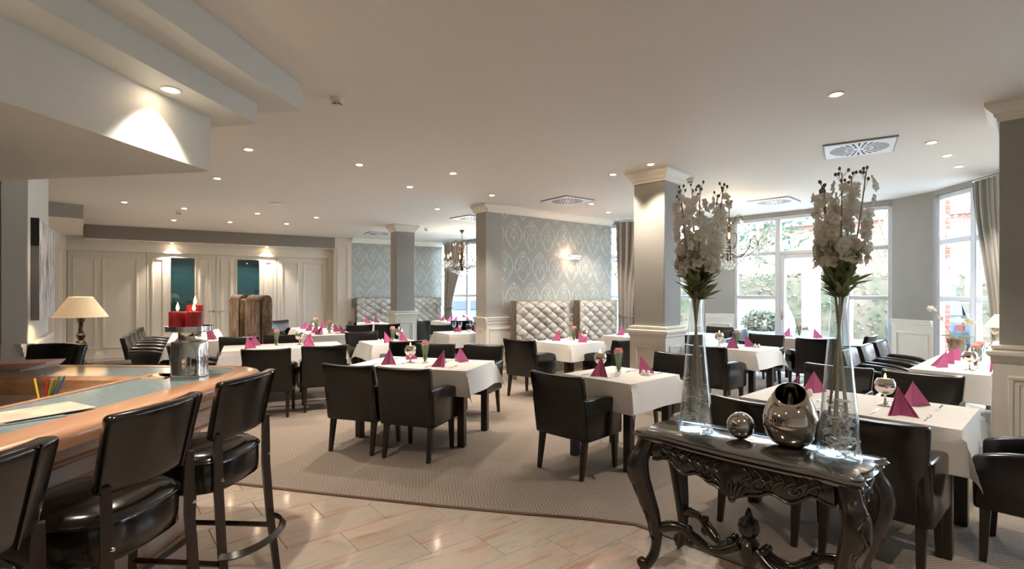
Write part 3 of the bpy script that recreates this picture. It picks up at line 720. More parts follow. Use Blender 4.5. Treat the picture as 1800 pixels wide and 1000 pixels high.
# ------------------------------------------------------------------ tables, cloths and what stands on them
TZ = .745
def table(c, L, D, phi, desc, over=.24, seed=1):
    t = empty('dining_table', (c[0], c[1], 0), phi, 'dark wooden table '+desc, 'table')
    MB().box(-L/2, L/2, -D/2, D/2, TZ-.035, TZ).build('tabletop', M_legs, t, bevel=.004, seg=1)
    for sx in (-1, 1):
        for sy in (-1, 1):
            MB().box(sx*(L/2-.075)-.035, sx*(L/2-.075)+.035, sy*(D/2-.075)-.035, sy*(D/2-.075)+.035, 0, TZ-.03).build('leg', M_legs, t, bevel=.004, seg=1)
    cl = empty('tablecloth', (c[0], c[1], 0), phi, 'white cloth on the table '+desc, 'tablecloth')
    rnd = random.Random(seed); hx, hy = L/2+.006, D/2+.006; zt = TZ+.004
    def axis(h, n):
        a = [-h-over+over*i/6 for i in range(6)]; a += [-h+2*h*i/n for i in range(n+1)]; a += [h+over*(i+1)/6 for i in range(6)]; return a
    xs, ys = axis(hx, 10), axis(hy, 8); ph = [rnd.uniform(0, 6) for _ in range(4)]
    mb = MB(); nx, ny = len(xs), len(ys)
    for y in ys:
        for x in xs:
            ox, oy = max(0, abs(x)-hx), max(0, abs(y)-hy); sx, sy = (1 if x > 0 else -1), (1 if y > 0 else -1)
            if ox == 0 and oy == 0: p = (x, y, zt)
            elif oy == 0:
                k = ox/over; p = (sx*(hx+.004+k*.018+.012*k*math.sin(9*y+ph[0])), y, zt-.004-ox)
            elif ox == 0:
                k = oy/over; p = (x, sy*(hy+.004+k*.018+.012*k*math.sin(9*x+ph[1])), zt-.004-oy)
            else:
                r = math.hypot(ox, oy); tt = math.atan2(oy, ox); b = math.sin(2*tt); fl = .30*b*r
                p = (sx*(hx+.008+.05*r+fl*.8), sy*(hy+.008+.05*r+fl*.8), zt-.004-r*(1-.07*b))
            mb.v.append(p)
    for j in range(ny-1):
        for i in range(nx-1):
            a = j*nx+i; mb.f.append((a, a+1, a+nx+1, a+nx))
    # second skin for thickness
    k = len(mb.v); mb.v += [(x*.9975, y*.9975, z-.0025) for x, y, z in mb.v]; mb.f += [tuple(reversed([i+k for i in f])) for f in mb.f]
    ob = mb.build('cloth', M_cloth, cl, smooth=75)
    # pressed fold creases across the cloth
    MB().box(-.0012, .0012, -D/2, D/2, zt, zt+.0008).build('pressed_crease', M_cloth, cl)
    return t
CZ = TZ+.0045

nap = empty('folded_napkin', label='x', cat='napkin')
ap, fr, lf, rt, bk2 = (0, -.045, .165), (0, -.06, 0), (-.08, .065, 0), (.08, .065, 0), (0, .03, 0)
def thin(a, b, c, off):
    a, b, c = Vector(a), Vector(b), Vector(c); n = (b-a).cross(c-a).normalized()*off
    return MB().add([a, b, c, a+n, b+n, c+n], [(0, 2, 1), (3, 4, 5), (0, 1, 4, 3), (1, 2, 5, 4), (2, 0, 3, 5)])
thin(ap, fr, lf, .003).build('wing', M_napkin, nap); thin(ap, rt, fr, .003).build('wing', M_napkin, nap)
thin((0, -.035, .155), (-.06, .055, 0), (.004, .01, 0), .002).build('inner_fold', M_napkin, nap); thin((0, -.035, .155), (-.004, .01, 0), (.06, .055, 0), .002).build('inner_fold', M_napkin, nap)
NAP = Proto(nap)
def goblet_proto():
    o = empty('candle_goblet', label='x', cat='candle holder')
    MB().lathe([(.0, 0), (.045, 0), (.046, .003), (.02, .008), (.007, .02), (.006, .06), (.012, .075)], 20).build('foot_and_stem', M_mirror, o, smooth=60)
    pr = [(.012, .075)]+[(.062*math.sin(t), .132-.062*math.cos(t)) for t in [.35+i*(2.45-.35)/12 for i in range(13)]]
    MB().lathe(pr, 24, cap=False).build('bowl', M_mirror, o, smooth=60)
    MB().lathe([(.0, .16), (.037, .16), (.037, .176), (0, .177)], 18, cap=False).build('wax', M_candle, o)
    MB().lathe([(.001, .178), (.007, .186), (.006, .196), (.001, .212)], 10).build('flame', M_flame, o, smooth=60)
    return o
GOB = Proto(goblet_proto())
def tulip_proto():
    o = empty('tulip_vase', label='x', cat='vase')
    MB().lathe([(.03, 0), (.034, .003), (.03, .02), (.024, .07), (.026, .12), (.036, .17), (.043, .20), (.0415, .20), (.0345, .17), (.0245, .12), (.0225, .07), (.028, .02), (.028, .006), (0, .006)], 20, cap=False).build('glass', M_glass, o, smooth=60)
    for k in range(5):
        a = 2*math.pi*k/5+.3; c, s = math.cos(a), math.sin(a)
        st = MB().tube([(-.012*c, -.012*s, .01), (.004*c, .004*s, .10), (.022*c, .022*s, .185)], .003, 6).build('stem', M_stem, o)
        MB().lathe([(.004, .18), (.015, .192), (.017, .205), (.012, .222), (.004, .232)], 8, (.023*c, .023*s, 0)).build('tulip_head', M_tulip, st, smooth=60)
        lp = [(.012*c-.008*s, .012*s+.008*c, .03), (.02*c, .02*s, .10), (.034*c+.006*s, .034*s-.006*c, .17), (.045*c, .045*s, .20)]
        MB().tube(lp, [.004, .011, .009, .001], 6, flat=.2).build('leaf', mat('tulip_leaf', (94, 132, 66), .5), st, smooth=60)
    return o
TUL = Proto(tulip_proto())
def shaker_proto():
    o = empty('shaker', label='x', cat='shaker')
    MB().lathe([(.017, 0), (.021, .004), (.021, .022), (.015, .038), (.014, .044), (.008, .050), (.001, .052)], 16).build('body', M_porc, o, smooth=60)
    MB().lathe([(.006, .0505), (.006, .0525)], 8).build('pierced_top', mat('shaker_hole', (120, 120, 118), .5), o)
    return o
SHK = Proto(shaker_proto())
def fork_mesh():
    mb = MB().tube([(0, -.10, .002), (0, -.02, .004), (0, .03, .007), (0, .05, .005)], [.006, .0035, .003, .010], 6, flat=.35)
    for x in (-.008, -.0027, .0027, .008): mb.tube([(x*.9, .045, .005), (x, .07, .003), (x, .10, .006)], .0016, 4)
    return mb.mesh('cutlery', smooth=60)
def knife_mesh():
    return MB().tube([(0, -.11, .003), (0, -.01, .004)], [.006, .0045], 6, flat=.5).hexa([(-.005, -.01, .001), (.006, -.01, .001), (.008, .08, .001), (-.005, .10, .001)], [(-.005, -.01, .003), (.006, -.01, .003), (.008, .08, .003), (-.005, .10, .003)]).mesh('cutlery', smooth=60)
FORK, KNIFE = fork_mesh(), knife_mesh()
def glass_proto():
    o = empty('wine_glass', label='x', cat='glass')
    MB().lathe([(0, 0), (.034, 0), (.034, .002), (.006, .008), (.004, .03), (.004, .085), (.012, .095), (.032, .12), (.038, .15), (.034, .20), (.033, .20), (.037, .15), (.031, .121), (0, .098)], 20, cap=False).build('bowl_and_stem', M_glass, o, smooth=60)
    return o
WGL = Proto(glass_proto())

def onT(c, phi, x, y):
    r = R(-phi); return (c[0]+x*math.cos(r)-y*math.sin(r), c[1]+x*math.sin(r)+y*math.cos(r))
def dress(c, phi, desc, seats, gob=None, tul=None, shk=None, cutlery=True, wine=()):
    # seats: (x, y, outward heading in table space: 0 = +y, 180 = -y ...)
    for i, (x, y, h) in enumerate(seats):
        p = onT(c, phi, x, y); NAP.put((p[0], p[1], CZ), phi+h+(i*37 % 50-25), 'pink folded napkin on the table '+desc, 'napkins on the table '+desc)
        if cutlery:
            for me, dx, nm in ((FORK, -.13, 'fork'), (KNIFE, .13, 'knife')):
                hr = R(-h); q = onT(c, phi, x+dx*math.cos(hr), y+dx*math.sin(hr)); o = place(me, nm, M_steel)
                o.location = (q[0], q[1], CZ); o.rotation_euler = (0, 0, R(-(phi+h+180)))
                setp(o, 'steel %s on the table %s' % (nm, desc), nm, nm+'s on the table '+desc)
    gl = list(gob) if isinstance(gob, list) else ([gob] if gob else [])
    for g in gl: p = onT(c, phi, *g); GOB.put((p[0], p[1], CZ), 0, 'lit candle goblet on the table '+desc, 'goblets '+desc if len(gl) > 1 else None)
    tl = list(tul) if isinstance(tul, list) else ([tul] if tul else [])
    for g in tl: p = onT(c, phi, *g); TUL.put((p[0], p[1], CZ), phi, 'vase of pink tulips on the table '+desc, 'tulip vases '+desc if len(tl) > 1 else None)
    if shk:
        for dx in (-.026, .026): p = onT(c, phi, shk[0]+dx, shk[1]); SHK.put((p[0], p[1], CZ), 0, 'small white shaker on the table '+desc, 'shakers on the table '+desc)
    for g in wine: p = onT(c, phi, *g); WGL.put((p[0], p[1], CZ), 0, 'empty wine glass on the table '+desc, 'wine glasses '+desc)

# A: four-seat table behind the console
dA = 'right behind the carved console'
cA = (2.33, 3.50); table(cA, 1.2, .76, U, dA, seed=3)
dress(cA, U, dA, [(.3, -.2, 180), (-.3, -.2, 180), (.3, .2, 0), (-.3, .2, 0)], gob=(.17, .06), shk=(-.30, .02))
chair(1.69, 3.35, U, 'black leather armchair whose back stands behind the silver bowl vase'); chair(2.10, 2.92, U+1, 'black leather armchair at the table behind the console, beside the right glass vase')
chair(2.75, 4.46, U+180, 'black leather armchair facing the console, nearer the bay tables'); chair(3.19, 4.06, U+180, 'black leather armchair facing the console, nearer the dark column')
chair(2.96, 2.84, -42, 'black leather armchair at the head of the table behind the console')
# B: long table by the bay's right window
dB = 'with the orchid and lamp by the window'
cB = (5.0, 5.50); table(cB, .78, 2.2, U, dB, over=.26, seed=4)
dress(cB, U, dB, [(-.2, -.75, -90), (-.2, -.35, -90), (-.2, .05, -90), (.22, -.8, 90), (.22, -.35, 90), (.22, .05, 90)], gob=[(.02, -.78), (.1, .3)], tul=[(.03, -.45), (.02, .0)], cutlery=False, wine=((.06, -.6), (-.03, -.3)))
lb = 'armchair in the row of three facing the orchid table'
for x, y, e_ in ((4.13, 5.80, 'nearest the aisle'), (4.68, 6.31, 'the middle one'), (5.22, 6.80, 'closest to the bay pier')): chair(x, y, 137.8, lb+', '+e_)
# C: two-seat table before the square column
dC = 'in front of the square column'
cC = (1.0, 4.71); table(cC, .74, .74, U, dC, seed=5)
dress(cC, U, dC, [(-.06, -.22, 180), (.1, .22, 0)], gob=(-.22, -.02), tul=(-.06, .05), shk=(.2, .1))
chair(.56, 4.40, U-3, 'black leather armchair with its back to the aisle at the table before the square column'); chair(1.6, 5.42, U+180, 'black leather armchair between the square column and its table')
# D: tables before the damask banquettes
dD = 'before the tufted bench on the partition'
cD = (.87, 7.85); table(cD, .75, .75, U, dD, seed=6)
dress(cD, U, dD, [(-.2, -.05, -90), (.22, .02, 90), (.05, .28, 0)], gob=(.15, .18), tul=(0, .12), shk=(-.15, .2), cutlery=False)
cD2 = (2.12, 8.93); dD2 = 'before the bench beside the partition curtain'; table(cD2, .75, .75, U, dD2, seed=7)
dress(cD2, U, dD2, [(-.2, -.1, -90), (.2, 0, 90)], cutlery=False)
chair(.27, 7.48, 36, 'black leather armchair at the end of the first bench table'); chair(1.42, 7.5, -42, 'blue-black shining armchair facing the tufted bench')
# T1: four-seat table in the middle
d1 = 'in the middle of the carpet with four armchairs'
c1 = (-.94, 5.46); table(c1, 1.3, .78, 17.7, d1, seed=8)
dress(c1, 17.7, d1, [(-.3, -.2, 180), (.3, -.2, 180), (-.3, .22, 0), (.34, .2, 0)], gob=(-.16, .0), tul=(-.0, .03), shk=(.2, .04))
g = 'aisle-side chairs of the middle table'; l = 'black leather armchair on the aisle side of the middle table'
chair(-1.43, 5.0, 18, l+', nearer the bar'); chair(-.87, 4.79, 19, l+', nearer the console')
g = 'far-side chairs of the middle table'; l = 'black leather armchair facing the aisle at the middle table'
chair(-.46, 6.3, 200, l+', by the partition end'); chair(-1.08, 6.42, 197, l+', by the square table')
# T2: four-seat table by the bar corner
d2 = 'just beyond the bar corner'
c2 = (-3.2, 7.2); table(c2, 1.5, .78, -27, d2, seed=9)
dress(c2, -27, d2, [(-.45, -.15, 180), (-.38, .2, 0), (.3, -.15, 180), (.35, .2, 0)], gob=(.2, .05), tul=(-.1, .08), cutlery=False)
g = 'bar-side chairs of the table beyond the bar corner'; l = 'black leather armchair backing onto the bar corner'
chair(-2.98, 6.33, -15, l+', nearest the candles'); chair(-2.48, 6.70, -25, l+', nearer the middle table')
g = 'door-side chairs of the table beyond the bar corner'; l = 'black leather armchair between the bar-corner table and the settees'
chair(-4.0, 7.5, 153, l+', nearer the doors'); chair(-3.48, 7.8, 153, l+', nearer the square table')
chair(-4.12, 6.72, 63, 'black leather armchair at the head of the table beyond the bar corner')
# T3: long table by the doors
d3 = 'running along the panelled doors'
c3 = (-5.55, 9.02); table(c3, .75, 2.9, -31.5, d3, seed=10)
dress(c3, -31.5, d3, [(-.2, -1.2, -90), (.2, -1.1, 90), (-.2, -.6, -90), (.2, -.5, 90), (-.2, .1, -90), (.2, .2, 90)], cutlery=False)
for k in (-.98, -.38, .22, .82, 1.42):
    chair(-6.03-.5225*k, 8.6+.853*k, 58.5, 'black leather armchair in the row along the panelled doors', 'armchairs in the row along the doors')
# T4: long table by the furry settees
d4 = 'served by the furry high-backed settees'
c4 = (-3.75, 10.05); table(c4, .75, 2.4, -31.5, d4, seed=11)
dress(c4, -31.5, d4, [(-.2, -.95, -90), (.2, -.9, 90), (-.2, -.5, -90), (.2, -.4, 90), (-.2, .1, -90), (.2, .15, 90), (-.2, .7, -90), (.2, .75, 90)], gob=[(.05, -.6), (0, .7)], tul=[(.0, -.75), (.0, .5)], shk=(.1, -1.0), cutlery=False)
chair(-3.86, 11.46, 238.5, 'black leather armchair at the settee table, near the white pilaster')
chair(-5.35, 12.1, 120, 'black leather armchair close to the panelled doors beyond the settees')
# T5
d5 = 'between the middle table and the slim column'
c5 = (-1.85, 7.8); table(c5, .75, .75, -31.5, d5, seed=12)
dress(c5, -31.5, d5, [(-.1, -.12, 180), (.22, .05, 90)], gob=(.2, .2), tul=(.05, .05), shk=(-.15, .02), cutlery=False)
chair(-1.58, 7.33, -31.5, 'black leather armchair with its back to the middle table at the square table'); chair(-2.4, 8.42, 148.5, 'black leather armchair on the settee side of the square table')
# T6..T8 rear room
d6 = 'beside the partition end, with wine glasses'
c6 = (-.98, 9.65); table(c6, .75, .75, -31.5, d6, seed=13)
dress(c6, -31.5, d6, [(.05, .15, 0), (.3, -.1, 90)], shk=(.2, 0), cutlery=False, wine=((-.12, .0), (-.02, -.05), (.3, .12)))
chair(-1.32, 10.32, 155, 'blue-black armchair facing the wine-glass table by the partition end'); chair(-.72, 10.4, 185, 'blue-black armchair across the wine-glass table, half behind the partition')
d7 = 'under the rear chandelier'
c7 = (-1.45, 13.3); table(c7, 1.5, .75, 60, d7, seed=14)
dress(c7, 60, d7, [(-.4, -.2, 180), (0, -.2, 180), (.3, -.15, 180), (.5, .1, 0)], gob=(.3, .1), cutlery=False)
chair(-2.18, 12.45, 5, 'blue-black armchair with its back to the room beside the slim grey column'); chair(-1.35, 12.5, -30, 'blue-black armchair at the chandelier table', 'armchairs at the chandelier table'); chair(-.9, 12.15, -35, 'blue-black armchair at the chandelier table', 'armchairs at the chandelier table')
d8 = 'before the rear tufted bench by the slim column'
c8 = (-3.55, 12.7); table(c8, .75, .75, -31.5, d8, seed=15)
dress(c8, -31.5, d8, [(-.1, -.2, 180), (.2, 0, 90)], cutlery=False)
chair(-3.28, 10.74, -31.5, 'black leather armchair before the rear bench, nearer the white pilaster'); chair(-2.77, 11.03, -31.5, 'black leather armchair before the rear bench, close to the slim grey column')
# window side
dw1 = 'between the flower vases, nearer the bay'
cw1 = (3.13, 7.06); table(cw1, .75, .75, U, dw1, seed=16)
dress(cw1, U, dw1, [(0, -.2, 180), (.05, .15, 0)], gob=(-.28, .0), tul=(-.05, .03), shk=(.2, .1))
chair(2.62, 6.58, U, 'blue-black armchair with its back to the square column in the bay'); chair(3.86, 8.0, U+180, 'blue-black armchair facing the square column in the bay')
dw2 = 'at the glazed bay door'
cw2 = (4.85, 8.6); table(cw2, .78, .78, U, dw2, seed=17)
dress(cw2, U, dw2, [(-.22, 0, -90), (.24, 0, 90)], gob=(.05, .1), tul=(-.04, .05), shk=(-.1, -.05), cutlery=False)
chair(4.36, 9.18, 137.8, 'pale shining armchair between the bay door table and the pier'); chair(4.5, 7.72, 15, 'blue-black armchair with its back to the room at the bay door table'); chair(5.36, 8.12, -42, 'pale-backed armchair by the bay window at the door table')
dw4 = 'half hidden behind the square column'
cw4 = (3.3, 9.3); table(cw4, .7, .7, U, dw4, seed=18)
chair(3.84, 9.78, U+180, 'blue-black armchair behind the square column, near the bay pier'); chair(2.83, 8.45, 15, 'blue-black armchair just right of the square column')

# ------------------------------------------------------------------ tufted benches and furry settees
def tufted(mb, w, z0, z1, y, cols, rows, depth=.045):
    nu, nv = cols*10, rows*10
    def fn(u, v):
        a = u*cols; b = v*rows
        s = abs(math.sin(math.pi*(a+b)/1.0*.5*1.0)*math.sin(math.pi*(a-b)*.5))
        e = min(1, 8*min(u, 1-u), 8*(1-v))
        return (-w/2+w*u, y-depth*(s**.45)*e, z0+(z1-z0)*v)
    return mb.grid(fn, nu, nv)
def bench(w, hgt, label, loc, rz, m_front, m_side, cols, rows, buttons=True, name='tufted_bench', cat='bench'):
    o = empty(name, loc, 0, label, cat); o.rotation_euler = (0, 0, rz)   # local y=0 at the wall, seat towards -y
    MB().box(-w/2, w/2, -.18, -.005, .0, hgt).build('back_frame', m_side, o, bevel=.025, seg=3)
    tufted(MB(), w-.03, .42, hgt-.015, -.178, cols, rows).build('tufted_back', m_front, o, smooth=80)
    if buttons:
        bm_ = MB().sphere((0, 0, 0), .012, 8, 6, (1, .6, 1)).mesh('button', smooth=80)
        for i in range(1, cols*1):
            for j in range(1, rows*1+1):
                if (i+j) % 2 == 0 and j < rows:
                    b = place(bm_, 'button', m_side, o); b.location = (-(w-.03)/2+(w-.03)*i/cols, -.182, .42+(hgt-.435)*j/rows)
    MB().box(-w/2, w/2, -.72, -.16, .16, .46).build('seat', m_side, o, bevel=.04, seg=3)
    MB().box(-w/2+.02, w/2-.02, -.68, -.02, 0, .16).build('plinth', mat('cream_plinth', (200, 188, 168), .6), o)
    return o
def onpart(x, off, P=D0, Q=D1):
    a = ang(P, Q); return (P[0]+x*math.cos(a)+off*math.sin(a), P[1]+x*math.sin(a)-off*math.cos(a), 0)
bench(1.27, 1.36, 'grey velvet tufted bench on the damask partition nearer its plain end', onpart(1.1, .045), ang(D0, D1), M_velvet, M_velvetside, 9, 10)
bench(1.08, 1.36, 'grey velvet tufted bench on the damask partition nearer the curtain', onpart(2.54, .045), ang(D0, D1), M_velvet, M_velvetside, 8, 10)
bench(1.3, 1.36, 'grey tufted bench on the rear damask wall by the white pilaster', onpart(.72, .045, OUT[8], OUT[9]), ang(OUT[8], OUT[9]), M_velvet, M_velvetside, 9, 10)
bench(.95, 1.36, 'pale tufted bench on the rear damask wall by the tied curtain', onpart(2.1, .045, OUT[8], OUT[9]), ang(OUT[8], OUT[9]), M_velvet, M_velvetside, 8, 10)
def settee(c, phi, label):
    o = bench(1.15, 1.38, label, (0, 0, 0), 0, M_velvet, M_fur, 10, 12, False, 'high_settee', 'settee')
    o.location = (c[0], c[1], 0); o.rotation_euler = (0, 0, R(-phi)+math.pi)
    # rolled fur panels on the outer back
    MB().grid(lambda u, v: (-.56+1.12*u, .012+.02*abs(math.sin(math.pi*u*4))**.5, .02+1.34*v), 40, 4).build('fur_panel', M_fur, o, smooth=60)
    MB().tube([(-.56, -.09, 1.37), (.56, -.09, 1.37)], .085, 12).build('fur_roll', M_fur, o, smooth=60)
    return o
settee((-4.58, 9.06), 51, 'high furry-backed settee seen from behind, beside the long settee table, nearer the bar'); settee((-5.42, 10.0), 53, 'high furry-backed settee seen from behind, closer to the panelled doors')

# ------------------------------------------------------------------ the bar
def arc(c, r, a0, a1, n=8): return [(c[0]+r*math.cos(R(a0+(a1-a0)*i/n)), c[1]+r*math.sin(R(a0+(a1-a0)*i/n))) for i in range(n+1)]
bar = empty('bar_counter', (-1.9, 2.0, 0), 0, 'bar counter with blue-grey top, rounded oak edge and pale moulded front', 'bar counter')
def inbar(o): o.matrix_parent_inverse = Matrix.Translation((1.9, -2.0, 0)); return o
# outer edge path, bar body on the left of travel direction (offsets to the right are negative = inwards)
bpath = [(-1.60, -.9), (-1.50, 2.95)]+arc((-1.86, 2.98), .36, 2, 88, 9)+[(-3.95, 3.44)]
BZ = 1.03
def prof(p): return [(-a, z) for a, z in p]
inbar(MB().sweep(bpath, prof([(0, BZ-.045), (.004, BZ-.022), (.018, BZ-.006), (.05, BZ), (.10, BZ+.004), (.15, BZ+.004), (.15, BZ-.03), (.06, BZ-.055), (.03, BZ-.075), (.008, BZ-.07)])).build('oak_edge', M_oak, bar, smooth=40))
M_blue = mat('blue_grey_laminate', (128, 146, 150), .12, noise=(40, (120, 138, 142)))
inbar(MB().sweep(bpath, prof([(.15, BZ-.03), (.15, BZ+.002), (.52, BZ+.002), (.52, BZ-.03)])).build('counter_top', M_blue, bar))
inbar(MB().sweep(bpath, prof([(.52, BZ-.06), (.52, BZ+.006), (.55, BZ+.008), (.565, BZ-.01), (.555, BZ-.03), (.565, BZ-.06), (.55, BZ-.09), (.54, BZ-.11)])).build('oak_inner_edge', M_oak, bar, smooth=40))
M_front = mat('pale_rose_bar_front', (206, 186, 170), .25, noise=(5, (190, 164, 146)))
inbar(MB().sweep(bpath, prof([(.08, BZ-.06), (.08, .90), (.15, .87), (.15, .86), (.22, .85), (.22, .76), (.27, .74), (.27, .73), (.31, .72), (.34, .60), (.36, .12), (.33, .10), (.33, 0), (.55, 0), (.545, BZ-.03), (.2, BZ-.03)])).build('moulded_front', M_front, bar, smooth=30))
inbar(MB().sweep(bpath, prof([(.085, .905), (.07, .895), (.07, .885), (.085, .875)])).build('oak_bead', M_oak, bar))
inbar(MB().sweep(bpath, prof([(.225, .765), (.21, .755), (.21, .745), (.225, .735)])).build('oak_bead', M_oak, bar))
rp = [(-1.84, -.5, .16), (-1.80, 2.85, .16), (-1.84, 2.98, .16), (-1.95, 3.05, .16), (-3.8, 3.14, .16)]
inbar(MB().tube(rp, .016, 10).build('foot_rail', M_brass, bar, smooth=50))
for y in (.4, 1.3, 2.2, 2.8): inbar(MB().tube([(-1.82, y, .16), (-1.86, y, .10), (-1.92, y, .05), (-1.90, y, .0)], .012, 6).build('rail_bracket', M_brass, bar))
# back-bar floor shelf inside the U
inbar(MB().box(-3.9, -2.12, .2, 2.9, .80, .84).build('inner_shelf', mat('cream_work_shelf', (196, 184, 164), .4), bar))
inbar(MB().box(-3.9, -2.12, 2.86, 2.88, .84, .95).build('inner_panel', M_front, bar))

def stool_proto():
    o = empty('bar_stool', label='x', cat='bar stool')
    # seat: rounded cushion
    sp = []
    for i in range(36):
        a = 2*math.pi*i/36; c, s = math.cos(a), math.sin(a); k = .23
        sp.append((k*math.copysign(abs(c)**.62, c), .235*math.copysign(abs(s)**.7, s)+.01))
    mb = MB(); lv = [(.90, .60), (.99, .615), (1.0, .66), (1.0, .72), (.97, .755), (.85, .775), (.5, .785), (.02, .787)]
    o_ = 0
    for sc, z in lv: mb.v += [(x*sc, y*sc, z) for x, y in sp]
    for j in range(len(lv)-1):
        for i in range(36): mb.f.append((j*36+i, j*36+(i+1) % 36, (j+1)*36+(i+1) % 36, (j+1)*36+i))
    mb.f.append(tuple(reversed(range(36)))); mb.f.append(tuple(range(7*36, 8*36)))
    st = mb.build('seat', M_leather2, o, smooth=60)
    MB().tube([(x*1.004, y*1.004, .742) for x, y in sp+sp[:1]], .005, 6).build('seat_piping', M_leather2, st, smooth=60)
    # curved backrest
    mb = MB(); nu, nv = 18, 8; Rr = .36
    def fn(off):
        def f(u, v):
            t = (u*2-1)*R(33); w = 1+.04*v; z = .84+.26*v+.012*math.cos(t*2)*v
            r = Rr+off+.015*v; return (r*math.sin(t)*w, -.225-.045*v+Rr-r*math.cos(t), z)
        return f
    mb.grid(fn(.03), nu, nv); k = (nu+1)*(nv+1); mb.grid(fn(-.03), nu, nv)
    for i in range(nu):
        mb.f.append((i, i+1, k+i+1, k+i)); a = nv*(nu+1)+i; mb.f.append((a, a+1, k+a+1, k+a))
    for j in range(nv):
        a = j*(nu+1); mb.f.append((a, a+nu+1, k+a+nu+1, k+a)); b = a+nu; mb.f.append((b, b+nu+1, k+b+nu+1, k+b))
    bk = mb.build('backrest', M_leather2, o, bevel=.018, seg=3)
    MB().tube([fn(.0335)(.74, v/8) for v in range(9)], .0045, 5).build('seam', M_leather2, bk)
    M_st = mat('dark_brown_stool_wood', (36, 26, 22), .3, noise=(14, (48, 35, 29), (1, 1, .2)))
    for s in (-1, 1):
        lg = MB().tube([(.205*s, -.275, 0), (.195*s, -.235, .35), (.19*s, -.215, .62), (.192*s, -.213, .80), (.193*s, -.215, .87)], [.021, .023, .025, .023, .018], 4).build('back_leg', M_st, o)
        rv = MB().sphere((0, 0, 0), .009, 10, 6).build('rivet', M_chrome, lg); rv.location = (.19*s, -.233, .67)
        MB().tube([(.195*s, .2, 0), (.185*s, .175, .62)], [.02, .026], 4).build('front_leg', M_st, o)
        MB().tube([(.19*s, .19, .30), (.197*s, -.24, .30)], .014, 4).build('side_rail', M_st, o)
    ring = [(.215*math.sin(R(t)), -.235-.13*max(0, math.cos(R(t))), .34) for t in range(-90, 91, 12)]
    MB().tube(ring, .02, 4, flat=.6).build('curved_footrest', M_st, o, smooth=50)
    MB().tube([(-.19, .19, .22), (.19, .19, .22)], .016, 4).build('front_rail', M_st, o)
    return o
STOOL = Proto(stool_proto())
STOOL.put((-1.50, 2.47, 0), -86, 'dark leather bar stool at the rounded corner of the bar'); STOOL.put((-1.51, 1.86, 0), -86, 'dark leather bar stool in the middle of the front row at the bar')
STOOL.put((-1.52, 1.22, 0), -87, 'dark leather bar stool beside the stacked menus on the bar'); STOOL.put((-3.46, 3.66, 0), 180, 'dark leather bar stool beyond the bar, in front of the tall lamp')

# candle stand
cs = empty('candle_stand', (-1.80, 2.86, BZ+.002), 0, 'hammered silver stand with three red candles on the bar', 'candle stand')
M_ham = mat('hammered_silver', (214, 210, 204), .1, 1, bump=(22, .2, .006))
MB().lathe([(.0, 0), (.092, 0), (.094, .006), (.091, .02), (.090, .10), (.091, .185), (.087, .195), (.06, .2), (.056, .205), (.056, .245), (.06, .25), (0, .25)], 40, cap=False).build('stepped_body', M_ham, cs, smooth=45)
MB().lathe([(0, .25), (.11, .25), (.118, .256), (.118, .282), (.114, .282), (.112, .262), (0, .26)], 40, cap=False).build('dish', M_ham, cs, smooth=45)
q = NT('red_candle_wax'); tz = q.n('ShaderNodeSeparateXYZ'); q.l(q.coords('Object'), tz.inputs[0])
nz = q.noise(9, 3, q.coords('Object', (.4, .4, 6)))
q.l(q.mix(nz, lin((176, 34, 40)), lin((120, 18, 36))), q.b.inputs['Base Color']); q.b.inputs['Roughness'].default_value = .4
q.b.inputs['Subsurface Weight'].default_value = .25; q.b.inputs['Subsurface Radius'].default_value = (.05, .01, .01); M_red = q.m
for i, (dx, dy, h) in enumerate(((-.048, -.03, .10), (.042, -.03, .10), (-.004, .055, .135))):
    c = empty('pillar_candle', (-1.80+dx, 2.86+dy, BZ+.264), 0, ['short red pillar candle beside its twin on the silver stand', 'short red pillar candle beside its twin on the silver stand', 'taller red pillar candle at the back of the silver stand'][i], 'candle', 'short red candles on the stand' if i < 2 else None)
    MB().lathe([(0, 0), (.042, 0), (.042, h-.004), (.039, h), (.03, h-.006), (0, h-.008)], 28, cap=False).build('wax', M_red, c, smooth=40)
    MB().tube([(0, 0, h-.01), (.001, 0, h+.012)], .0015, 5).build('wick', mat('black_wick', (20, 18, 16), .8), c)
    MB().lathe([(.001, h+.004), (.008, h+.014), (.0075, h+.026), (.002, h+.045), (.0005, h+.052)], 10).build('flame', M_flame, c, smooth=60)
# menus on the bar
M_paper = mat('cream_menu_paper', (214, 190, 170), .6, noise=(9, (186, 150, 134)))
M_pinkp = mat('pink_menu_cover', (214, 150, 150), .5, noise=(5, (226, 190, 180)))
for i, (x, y, z, a, m, l) in enumerate(((-1.87, 1.86, .0025, 24, M_blue, 'blue-edged menu card at the bottom of the pile by the stools'), (-1.90, 1.80, .006, 60, M_paper, 'cream menu card fanned under the top one on the bar'), (-1.84, 1.95, .0095, 32, M_paper, 'cream menu card on top of the fan on the bar'))):
    o = setp(MB().box(-.11, .11, -.17, .17, 0, .003).build('menu_card', m, bevel=.001, seg=1), l, 'menu'); o.location = (x, y, BZ+z); o.rotation_euler = (0, 0, R(a-60))
for i in range(6):
    o = setp(MB().box(-.105, .105, -.15, .15, 0, .006).build('leaflet', M_pinkp if i in (3, 5) else M_paper), 'leaflet in the pink and cream pile on the far side of the bar', 'leaflet', 'leaflets on the far bar run'); o.location = (-3.05+.006*i, 3.17+.004*i, BZ+.0026+i*.0064); o.rotation_euler = (0, 0, R(80+i*5))
gl_ = empty('straw_glass', (-2.16, 2.36, .842), 0, 'drinking glass standing behind the bar top', 'glass')
MB().lathe([(0, 0), (.032, 0), (.038, .13), (.036, .13), (.03, .006), (0, .006)], 18, cap=False).build('tumbler', M_glass, gl_, smooth=50)
